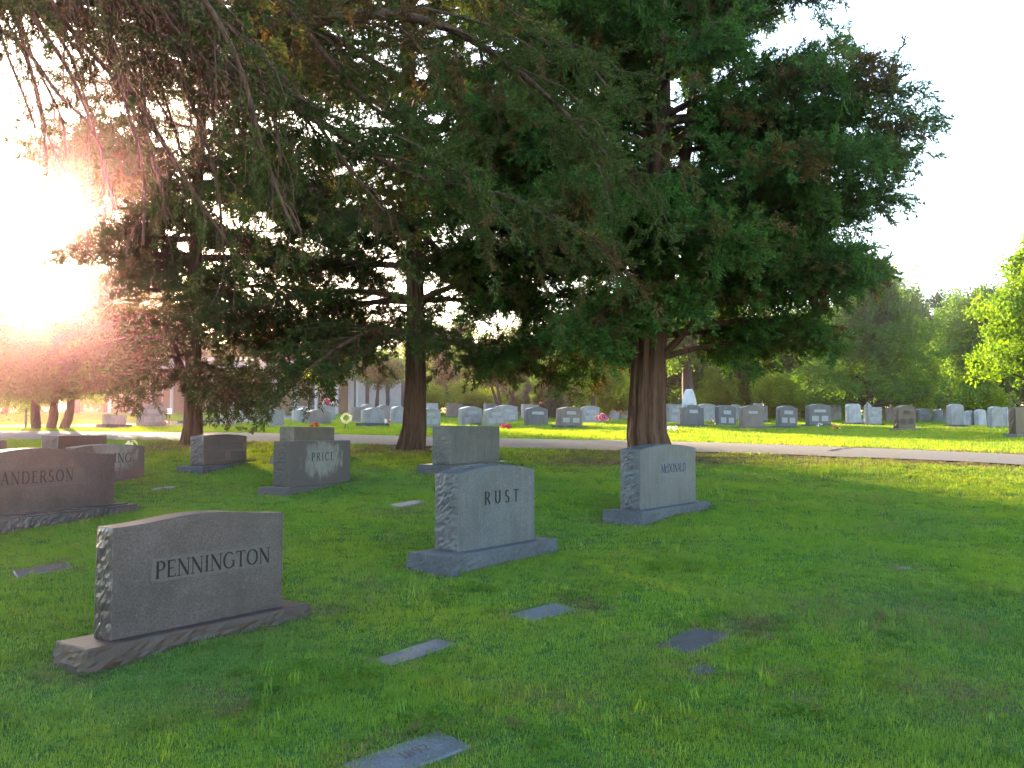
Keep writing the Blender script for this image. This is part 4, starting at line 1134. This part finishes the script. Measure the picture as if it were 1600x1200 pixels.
# right-hand cedar
nsp += cedar('massive fluted cedar with a broad dark crown right of centre, beyond the McDONALD stone', (2.38, 15.4), 14.0, .285, 1.65,
      envf([(0, 3.3), (.1, 4.2), (.2, 4.3), (.33, 3.1), (.55, 2.4), (.85, 1.4), (1, .4)], 1.0, 1.0, .95, .95), 140, 5, (.25, .2), LEAF_CEDAR, 1.0, 9, .42, .2,
      extra_stems=((1.9, .2, 1.25, 6.0, .19), (2.2, 2.9, 1.22, 7.0, .17), (2.6, 4.6, 1.15, 6.5, .12), (1.25, .1, .75, 2.2, .085)), el0=(.22, .8), droop=.66, fullness=1.4, scl=(.6, 1.1), limit=[(0, 3.0), (1.65, 3.4), (3.4, 4.1), (4.5, 4.7), (5.2, 4.8), (6.3, 4.3), (7.8, 3.8), (10, 3.2), (14, 1)],
      limbs_extra=[(bough([(1050, 420, 15.6), (1180, 350, 15.3), (1300, 290, 15.0), (1370, 255, 14.8), (1420, 235, 14.7)]), .07), (bough([(1045, 460, 15.5), (1160, 410, 15.1), (1280, 350, 14.8), (1340, 315, 14.6), (1390, 300, 14.5)]), .065), (bough([(1030, 330, 15.5), (1150, 260, 15.4), (1240, 205, 15.3), (1320, 175, 15.2)]), .06), (bough([(1040, 230, 15.5), (1150, 150, 15.3), (1240, 100, 15.1), (1320, 70, 15.0)]), .06), (bough([(1060, 520, 15.4), (1150, 500, 15.0), (1240, 500, 14.7), (1310, 540, 14.5)]), .06)])
EXCL_C.append((2.38, 15.4, .5))
# middle cedar
nsp += cedar('straight-trunked cedar in the middle of the view left of the streaked blank stone', (-1.87, 16.5), 14.5, .19, 1.45,
      envf([(0, 3.5), (.12, 3.6), (.3, 3.5), (.55, 3.1), (.85, 1.7), (1, .4)], 1, 1, .9, 1), 88, 7, (-.1, .1), LEAF_CEDAR_B, 1.02, 11, .26, .3, el0=(.1, .75), droop=.55)
EXCL_C.append((-1.87, 16.5, .45))
# left cedar
nsp += cedar('cedar with a leaning forked trunk and low drooping boughs at left', (-6.15, 17.2), 13.0, .16, 1.35,
      envf([(0, 2.6), (.15, 3.0), (.4, 3.1), (.7, 2.4), (.9, 1.3), (1, .4)], 1.15, .72, .9, 1), 122, 9, (.2, .1), LEAF_CEDAR_B, 1.2, 6, .12, .3,
      extra_stems=((.6, 2.6, 1.05, 4.5, .10),), el0=(.12, .7), droop=.6, fullness=1.05,
      limbs_extra=[(bough([(308, 570, 17.0), (325, 590, 16.5), (342, 615, 16.1), (352, 640, 15.8), (357, 660, 15.6)]), .024), (bough([(310, 575, 17.1), (335, 590, 16.7), (365, 610, 16.3), (390, 632, 16.0)]), .022)])
EXCL_C.append((-6.15, 17.2, .35))
# near cedar whose trunk stands left of the frame: boughs reach in over the top left
TRK = (-6.6, 6.2)
def from_trunk(z, *pts):
    P = bough(pts); t0 = np.array([TRK[0], TRK[1], z])
    tt = np.linspace(0, 1, 8)[:-1, None]; mid = (t0 + P[0]) / 2 + [0, 0, .35]
    return np.concatenate([t0 * (1 - tt) ** 2 + 2 * mid * tt * (1 - tt) + P[0] * tt ** 2, P])
BG = [
 (from_trunk(5.2, (300, 40, 8.6), (420, 60, 8.8), (560, 12, 9), (690, 30, 9.2), (800, 100, 9.5), (900, 190, 9.8), (1000, 300, 10)), .105),
 (from_trunk(4.9, (250, 60, 8.2), (400, 130, 8.6), (540, 215, 9), (650, 285, 9.3), (800, 300, 9.6), (960, 390, 10)), .075),
 (from_trunk(4.8, (60, -60, 7.2), (150, 60, 7.6), (230, 180, 8), (300, 300, 8.3), (400, 440, 8.6)), .055),
 (from_trunk(5.0, (130, -70, 7.4), (230, 40, 7.8), (330, 130, 8.1), (420, 260, 8.5), (470, 360, 8.8)), .05),
 (from_trunk(5.3, (180, -80, 7.6), (330, 20, 8), (450, 120, 8.4), (520, 230, 8.8), (600, 330, 9)), .055),
 (from_trunk(4.7, (-40, 20, 6.6), (40, 70, 6.9), (90, 150, 7.1), (140, 190, 7.3), (160, 240, 7.4)), .022),
 (from_trunk(4.8, (0, -60, 6.8), (60, 40, 7), (110, 110, 7.2), (150, 210, 7.4), (180, 330, 7.6)), .028),
 (from_trunk(4.9, (40, -60, 7), (110, 50, 7.3), (190, 130, 7.6), (240, 240, 7.8), (260, 340, 8)), .03),
 (from_trunk(5.1, (90, -90, 7.3), (200, 0, 7.7), (290, 130, 8), (340, 270, 8.3), (350, 400, 8.5)), .04),
 (from_trunk(5.5, (260, -70, 8), (420, -20, 8.4), (520, 100, 8.8), (580, 170, 9.1), (720, 260, 9.5)), .06),
 (from_trunk(5.8, (420, -90, 9), (600, -50, 9.3), (760, -10, 9.6), (900, 80, 10), (980, 170, 10.4)), .06),
]
rb_ = np.random.default_rng(77)
for k in range(16):
    x0 = rb_.uniform(-60, 330); y0 = rb_.uniform(-90, -10); dx = rb_.uniform(90, 190); dy = rb_.uniform(200, 420); Y0 = rb_.uniform(6.8, 8.8)
    BG.append((from_trunk(rb_.uniform(4.9, 5.6), *[(x0 + dx * u + rb_.normal(0, 14), y0 + dy * u ** 1.25 + rb_.normal(0, 10), Y0 + .9 * u) for u in (0, .25, .5, .75, 1)]), rb_.uniform(.014, .034)))
def out_of_view(q):
    for p in q:
        if p[1] > .4 and abs(p[0] / p[1]) < .66 and (p[2] - CAM_Z) / p[1] < .56: return False
    return True
nsp += cedar('near cedar with long drooping bare-stemmed boughs hanging in at top left', TRK, 12.0, .34, 4.3,
      envf([(0, 3.6), (.3, 4.2), (.6, 3.2), (1, .5)]), 40, 21, (.1, .1), LEAF_CEDAR_B, .62, 7, .14, .3, el0=(.1, .8), droop=.7, keep=out_of_view, limbs_extra=BG, xdens=.12, scl=(.45, .8))
EXCL_C.append((TRK[0], TRK[1], .5))
# slender grove at far left
for px, seed, lb in ((58, 31, 'slender dark tree at far left, leftmost trunk of three'), (79, 32, 'slender dark tree at far left, middle trunk of three'), (99, 33, 'slender dark tree at far left, right trunk of three')):
    nsp += broad_tree('slender_tree', lb, px, 24.2 + (seed - 32) * .3, 4.1, 1.6, seed, LEAF_DARK, .2, .11, lobes=24, n=2200, stems=1, lx=(px - 79) / 40, group='three slender trees by the side road', scl=(.6, 1.0), bark=BARK_CEDAR)
    EXCL_C.append(((px - 800) / F * 24.2, 24.2, .25))
T_ = lambda *a, **k: broad_tree(*a, **k)
GB = 'trees behind the headstones'
nsp += T_('shade_tree', 'tall dark tree behind the left end of the tan building', 205, 74, 14.5, 4.6, 41, LEAF_DARK, .2, lobes=26, n=2600, scl=(1.2, 2.0), group=GB)  # tall dense tree added here to shade the near lawn
nsp += T_('shade_tree', 'dark tree rising behind the leaning cedar', 262, 88, 9.5, 4.0, 42, LEAF_DARK, .2, lobes=20, n=1800, scl=(1.2, 2.0), group=GB)
nsp += T_('shade_tree', 'low dark tree over the middle of the tan building roof', 372, 84, 7.0, 3.6, 43, LEAF_DARK, .2, lobes=16, n=1300, scl=(1.2, 2.0), group=GB)
nsp += T_('shade_tree', 'low spreading tree behind the slender trunks', 118, 62, 5.5, 3.0, 44, LEAF_MID, .2, lobes=16, n=1300, scl=(1, 1.7), group=GB)
nsp += T_('shade_tree', 'low sunlit tree at the far left edge', 5, 52, 4.4, 3.0, 45, LEAF_MID, .15, lobes=16, n=1300, scl=(1, 1.6), group=GB)
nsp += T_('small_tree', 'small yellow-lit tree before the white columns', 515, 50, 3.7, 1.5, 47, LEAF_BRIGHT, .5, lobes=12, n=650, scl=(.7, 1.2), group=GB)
nsp += T_('small_tree', 'small dark-stemmed tree before the white end wall', 590, 48, 3.9, 1.8, 48, LEAF_DARK, .45, .12, lobes=12, n=700, scl=(.7, 1.2), group=GB)
nsp += T_('shade_tree', 'dark tree over the roof of the tan building', 470, 84, 6.5, 4.2, 49, LEAF_DARK, .2, lobes=16, n=1300, scl=(1.3, 2.0), group=GB)
nsp += T_('shade_tree', 'mid-green tree behind the right end of the tan building', 640, 86, 7.0, 4.6, 50, LEAF_MID, .15, lobes=16, n=1400, scl=(1.3, 2.1), group=GB)
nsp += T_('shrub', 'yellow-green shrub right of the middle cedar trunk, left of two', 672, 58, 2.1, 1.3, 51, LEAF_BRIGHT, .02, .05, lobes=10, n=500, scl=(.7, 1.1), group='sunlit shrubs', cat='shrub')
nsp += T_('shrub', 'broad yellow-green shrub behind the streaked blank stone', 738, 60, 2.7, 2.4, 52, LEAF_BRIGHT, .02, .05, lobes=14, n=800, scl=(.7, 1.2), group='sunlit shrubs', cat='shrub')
nsp += T_('shade_tree', 'round dark tree with several stems between the two big cedars', 787, 52, 5.6, 3.0, 53, LEAF_DARK, .33, .17, lobes=18, n=1700, stems=3, scl=(.8, 1.4), group=GB)
nsp += T_('conifer_tree', 'pale green cone-shaped conifer left of the dark blue one', 846, 56, 3.7, 1.0, 54, LEAF_MID, .03, .08, lobes=22, n=900, cone=True, scl=(.5, .9), group='small conifers')
nsp += T_('conifer_tree', 'dark blue-green cone-shaped conifer', 866, 50, 2.6, .9, 55, LEAF_BLUE, .03, .07, lobes=20, n=900, cone=True, scl=(.45, .8), group='small conifers')
nsp += T_('conifer_tree', 'small blue-green conifer left of the pale one', 826, 60, 2.8, .9, 56, LEAF_BLUE, .03, .07, lobes=18, n=700, cone=True, scl=(.5, .8), group='small conifers')
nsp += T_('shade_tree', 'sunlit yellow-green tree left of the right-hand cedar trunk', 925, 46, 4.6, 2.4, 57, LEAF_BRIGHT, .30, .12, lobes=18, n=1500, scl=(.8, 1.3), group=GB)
nsp += T_('shade_tree', 'dark tree filling the gap behind the sunlit yellow-green one', 985, 80, 7.2, 5.0, 58, LEAF_DARK, .05, lobes=18, n=1800, scl=(1.3, 2.1), group=GB)
nsp += T_('shade_tree', 'thick dark-trunked tree behind the white pointed monument', 1078, 54, 9.0, 3.8, 59, LEAF_DARK, .33, .40, lobes=20, n=2200, scl=(1.0, 1.7), group=GB)
nsp += T_('shade_tree', 'mid-green tree behind the brown-sided headstone', 1165, 70, 8.5, 4.6, 60, LEAF_MID, .08, lobes=20, n=2000, scl=(1.2, 2.0), group=GB)
nsp += T_('shade_tree', 'dark tree behind the broad grey headstone', 1262, 66, 9.5, 4.6, 61, LEAF_DARK, .08, lobes=20, n=2000, scl=(1.2, 2.0), group=GB)
nsp += T_('layered_tree', 'layered tree with a straight dark trunk behind the little obelisk', 1362, 48, 8.6, 4.6, 62, LEAF_DARK, .17, .2, lobes=54, n=3600, layered=True, scl=(.8, 1.4), group=GB)
nsp += T_('shade_tree', 'tall light green tree behind the layered one', 1400, 78, 13.6, 4.6, 63, LEAF_MID, .06, lobes=26, n=2600, scl=(1.3, 2.1), group=GB)
nsp += T_('shade_tree', 'dark tree right of the layered one', 1488, 72, 10.4, 4.4, 64, LEAF_DARK, .06, lobes=24, n=2300, scl=(1.2, 2.0), group=GB)
nsp += T_('shade_tree', 'dark broad tree behind the sunlit branches at right', 1575, 58, 9.6, 4.6, 65, LEAF_DARK, .12, .3, lobes=26, n=2600, scl=(1.1, 1.8), group=GB)
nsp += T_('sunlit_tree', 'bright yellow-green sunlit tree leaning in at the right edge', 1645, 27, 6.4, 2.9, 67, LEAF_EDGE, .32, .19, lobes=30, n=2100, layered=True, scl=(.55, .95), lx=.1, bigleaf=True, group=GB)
EXCL_C.append(((1640 - 800) / F * 27, 27, .3))
for px_, Y_, h_, r_, sd, lb in ((425, 70, 6.6, 3.4, 81, 'dark tree behind the roof left of the middle cedar'), (548, 76, 9.6, 2.4, 82, 'dark tree behind the white end wall of the building'), (702, 72, 9.0, 2.2, 83, 'dark tree right of the middle cedar trunk behind the shrubs'),  # two narrow ones made tall to throw shadow bands beyond the road
        (880, 74, 6.8, 3.6, 84, 'dark tree behind the little conifers'), (1030, 66, 7.0, 3.6, 85, 'dark tree just behind the right-hand cedar trunk'), (168, 66, 6.0, 3.2, 86, 'dark low tree at the left end of the tan building'), (60, 70, 7.0, 3.6, 87, 'dark low tree behind the slender trunks at far left'), (320, 72, 6.5, 3.2, 88, 'dark low tree behind the building and the leaning cedar')):
    nsp += T_('shade_tree', lb, px_, Y_, h_, r_, sd, LEAF_DARK, .04, .2, lobes=18, n=1600, scl=(1.2, 1.9), group=GB)
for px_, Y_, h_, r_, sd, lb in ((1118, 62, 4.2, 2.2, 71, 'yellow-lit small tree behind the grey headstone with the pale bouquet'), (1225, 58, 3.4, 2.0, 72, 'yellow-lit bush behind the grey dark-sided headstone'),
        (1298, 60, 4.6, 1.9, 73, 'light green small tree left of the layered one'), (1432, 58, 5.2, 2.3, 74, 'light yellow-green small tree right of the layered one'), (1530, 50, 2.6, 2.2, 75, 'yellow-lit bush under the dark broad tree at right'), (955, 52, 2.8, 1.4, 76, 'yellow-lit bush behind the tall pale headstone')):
    nsp += T_('small_tree', lb, px_, Y_, h_, r_, sd, LEAF_BRIGHT if sd not in (73,) else LEAF_MID, .06, .08, lobes=22, n=1100, scl=(.8, 1.5), layered=bool(sd % 2), lx=.5 * math.sin(sd), group='small sunlit trees behind the headstones')  # added with bright leaf colour for the sunlit patches in the dark wood
# far woodland closing the horizon: reads as one mass
rng = np.random.default_rng(99)
S, D = [], []; tm = MB()
for k in range(96):
    x = -95 + 190 * (k + rng.uniform(-.4, .4)) / 96; y = rng.uniform(100, 122); pxx = 800 + F * x / y
    h = rng.uniform(5.5, 8.5) * np.interp(pxx, [300, 600, 1000, 1200], [1.25, 1.0, 1.0, 1.3]); rr = rng.uniform(2.2, 3.4); gz = float(ground(x, y))
    tm.tube([(x, y, gz - .3), (x + .2, y, gz + h * .7)], [.2, .08], 6)
    m = 520; v = rng.normal(0, 1, (m, 3)); v /= np.linalg.norm(v, axis=1)[:, None]; v *= (rng.uniform(.2, 1, m) ** .5)[:, None]
    v *= 1 + .3 * np.sin(4 * v[:, [1]] + k) * np.sin(5 * v[:, [2]])
    q = np.array([x, y, gz + h * .52]) + v * [rr, rr, h * .5]; S.append(q); D.append(v + rng.normal(0, .5, v.shape))
S = np.concatenate(S); D = np.concatenate(D)
g, nv = spray_set('bigbroad', LEAF_DARK)
o = scatter('far_woodland', g, nv, S, dir_to_euler(D, rng), rng.uniform(1.2, 2.2, len(S)), rng)
tag(o, 'dark far-off woodland closing the view behind the cemetery', 'woodland', None, 'stuff')
tw = tm.build('trunks', BARK_DARK, o, True); tw['kind'] = 'stuff'

# ------------------------------------------------------------------ grass
def grass_mat(name, c0, c1, dryc):
    m = bpy.data.materials.new(name); m.use_nodes = True; t = m.node_tree; t.nodes.clear()
    out = t.nodes.new('ShaderNodeOutputMaterial')
    rnd = t.nodes.new('ShaderNodeObjectInfo').outputs['Random']
    geo = t.nodes.new('ShaderNodeNewGeometry').outputs['Position']
    c = nmix(t, rnd, c0, c1)
    big = nnoise(t, geo, 1.1, 4, .6)
    c = nmix(t, nmath(t, 'MULTIPLY', nmath(t, 'SUBTRACT', big, .45, True), 3.5, True), c, (c1[0] * 1.25, c1[1] * 1.02, c1[2] * .8))
    blu = nnoise(t, geo, .55, 3, .6)
    c = nmix(t, nmath(t, 'MULTIPLY', nmath(t, 'SUBTRACT', blu, .48, True), 3.5, True), c, (c0[0] * .9, c0[1] * .85, c0[2] * 2.2))
    a = t.nodes.new('ShaderNodeAttribute'); a.attribute_type = 'INSTANCER'; a.attribute_name = 'dry'
    r2 = nmath(t, 'FRACT', nmath(t, 'MULTIPLY', rnd, 13.7))
    k = nmath(t, 'GREATER_THAN', nmath(t, 'MULTIPLY', a.outputs['Fac'], 1.25), r2)
    c = nmix(t, k, c, nmix(t, rnd, dryc, tuple(x * .55 for x in dryc)))
    d = t.nodes.new('ShaderNodeBsdfDiffuse'); t.links.new(c, d.inputs[0])
    tr = t.nodes.new('ShaderNodeBsdfTranslucent'); t.links.new(nmix(t, 1.0, c, nmix(t, k, (2.4, 1.6, .36), (1.05, 1.1, .9)), 'MULTIPLY'), tr.inputs[0])
    mx = t.nodes.new('ShaderNodeMixShader'); mx.inputs[0].default_value = .5
    t.links.new(d.outputs[0], mx.inputs[1]); t.links.new(tr.outputs[0], mx.inputs[2])
    gl = t.nodes.new('ShaderNodeBsdfGlossy'); gl.inputs['Roughness'].default_value = .4
    m2 = t.nodes.new('ShaderNodeMixShader'); m2.inputs[0].default_value = .012
    t.links.new(mx.outputs[0], m2.inputs[1]); t.links.new(gl.outputs[0], m2.inputs[2]); t.links.new(m2.outputs[0], out.inputs[0])
    return m
GM = grass_mat('grass_blades', (.074, .195, .032), (.140, .262, .040), (.22, .185, .09))
GW = grass_mat('clover_leaves', (.050, .140, .020), (.085, .190, .026), (.20, .16, .08))
GY_ = grass_mat('straw_blades', (.20, .17, .075), (.13, .13, .045), (.26, .2, .1))
rg = np.random.default_rng(5)
tufts = [raw_mesh('grass_tuft', *grass_tuft(rg, 34, .075, .014, .038, .0034), GM) for _ in range(5)]
wild = [raw_mesh('clover_tuft', *clover(rg), GW) for _ in range(2)] + [raw_mesh('straw_tuft', *grass_tuft(rg, 12, .06, .03, .085, .003), GY_)] + [raw_mesh('tall_tuft', *grass_tuft(rg, 9, .03, .06, .12, .005), GM)]
fartuft = [raw_mesh('far_grass_tuft', *grass_tuft(rg, 26, .16, .04, .085, .012), GM) for _ in range(4)]
G_T, G_W, G_F = spray_group('grass_tufts', tufts), spray_group('weed_tufts', wild), spray_group('far_grass_tufts', fartuft)
def allowed(x, y, pad=0.0):
    ok = np.ones(len(x), bool)
    d = y - edge_y(x)
    ok &= ~((d > -.02 + .10 * np.sin(x * 3.1) * np.sin(x * 7.7)) & (d < RW + .5 * np.clip((-x - 4) / 10, 0, 1) + .05 * np.sin(x * 4.3)))
    ok &= ~on_side_road(x, y)
    for cx, cy_, yw, hw, hd in EXCL_R:
        m = (np.abs(x - cx) < hw + .6) & (np.abs(y - cy_) < hw + .6)
        if not m.any(): continue
        u = (x - cx) * math.cos(yw) + (y - cy_) * math.sin(yw); v = -(x - cx) * math.sin(yw) + (y - cy_) * math.cos(yw)
        ok &= ~((np.abs(u) < hw + pad) & (np.abs(v) < hd + pad))
    for cx, cy_, rr in EXCL_C: ok &= (x - cx) ** 2 + (y - cy_) ** 2 > rr * rr
    return ok
def sow(y0, y1, dens, hw=lambda y: .60 * y + 1.3):
    W = hw(y1); n = int((y1 - y0) * 2 * W * dens)
    y = rg.uniform(y0, y1, n); x = rg.uniform(-W, W, n); k = np.abs(x) < hw(y)
    return x[k], y[k]
def lay(name, group, nv, bands, label, scl0, zs=(.75, 1.3)):
    X, Yv, Sc = [], [], []
    for y0, y1, dens, sc_ in bands:
        x, y = sow(y0, y1, dens); ok = allowed(x, y, .02); x, y = x[ok], y[ok]
        X.append(x); Yv.append(y); Sc.append(np.full(len(x), sc_))
    x, y, s = np.concatenate(X), np.concatenate(Yv), np.concatenate(Sc) * scl0
    dr = dryness(x, y)
    for cx, cy_, yw, hw, hd in EXCL_R:          # trimmed, scuffed turf round the stones
        if cy_ > 17: continue
        m = (np.abs(x - cx) < hw + .8) & (np.abs(y - cy_) < hw + .8)
        u = np.abs((x[m] - cx) * math.cos(yw) + (y[m] - cy_) * math.sin(yw)) - hw; v = np.abs(-(x[m] - cx) * math.sin(yw) + (y[m] - cy_) * math.cos(yw)) - hd
        dr[m] = np.maximum(dr[m], .75 * np.exp(-np.maximum(np.maximum(u, v), 0) / .06))
    patch = .5 + .5 * np.sin(1.9 * x + 1.3 * np.sin(2.3 * y)) * np.sin(2.7 * y + .8 * x)
    h = rg.uniform(*zs, len(x)) * (.75 + .5 * patch) * (1 - .45 * dr)
    P = np.stack([x, y, ground(x, y)], 1)
    rot = np.stack([rg.normal(0, .10, len(x)), rg.normal(0, .10, len(x)), rg.uniform(0, 6.28, len(x))], 1)
    o = scatter(name, group, nv, P, rot, np.stack([s, s, s * h / scl0 ** .5], 1), rg, None, {'dry': dr})
    tag(o, label, 'grass', None, 'stuff'); return len(x)
ng = lay('grass', G_T, 5, [(2.2, 5, 900, .85), (5, 8, 620, .95), (8, 12, 380, 1.15), (12, 18.5, 200, 1.5)], 'short mown green grass of the near lawn', 1.0)
ng += lay('weeds', G_W, 4, [(2.2, 7, 22, .8), (7, 15, 10, 1.0)], 'clover and straw-coloured tufts among the near grass', 1.0)
wc = [on_ground(a, b)[:2] for a, b in ((780, 1150), (1190, 985), (1060, 890), (930, 930), (1400, 1000), (1250, 1120), (420, 1090), (60, 1130), (990, 1140), (1530, 930), (700, 930), (560, 1060))]
wx = np.concatenate([rg.normal(c[0], .22, 18) for c in wc]); wy = np.concatenate([rg.normal(c[1], .18, 18) for c in wc]); ok_ = allowed(wx, wy, .01); wx, wy = wx[ok_], wy[ok_]
o = scatter('weed_patches', G_W, 4, np.stack([wx, wy, ground(wx, wy)], 1), np.stack([rg.normal(0, .1, len(wx)), rg.normal(0, .1, len(wx)), rg.uniform(0, 6.28, len(wx))], 1), rg.uniform(.7, 1.3, len(wx)), rg, None, {'dry': dryness(wx, wy)})
tag(o, 'coarse weed patches standing in the near grass', 'weeds', None, 'stuff')
ng += lay('far_grass', G_F, 4, [(15, 30, 55, 1.0), (30, 46, 22, 1.5), (46, 75, 8, 2.2)], 'grass round the headstones beyond the road', 1.0)
print('SPRAYS', nsp, 'GRASS', ng)

# ------------------------------------------------------------------ haze added for the pink glare of the low sun
hz = MB(); hz.box(-152, 152, -16, 202, -3.5, 19.5)
hm = bpy.data.materials.new('haze_air'); hm.use_nodes = True; t = hm.node_tree; t.nodes.clear()
out = t.nodes.new('ShaderNodeOutputMaterial'); pv = t.nodes.new('ShaderNodeVolumePrincipled')
pv.inputs['Color'].default_value = (1.0, .58, .72, 1); pv.inputs['Density'].default_value = HAZE_DENSITY; pv.inputs['Anisotropy'].default_value = .945  # pink put into the haze colour to imitate the sun glare
t.links.new(pv.outputs[0], out.inputs['Volume'])
ho = hz.build('haze', hm)
tag(ho, 'thin haze tinted pink for the glare of the low sun', None, None, 'stuff')
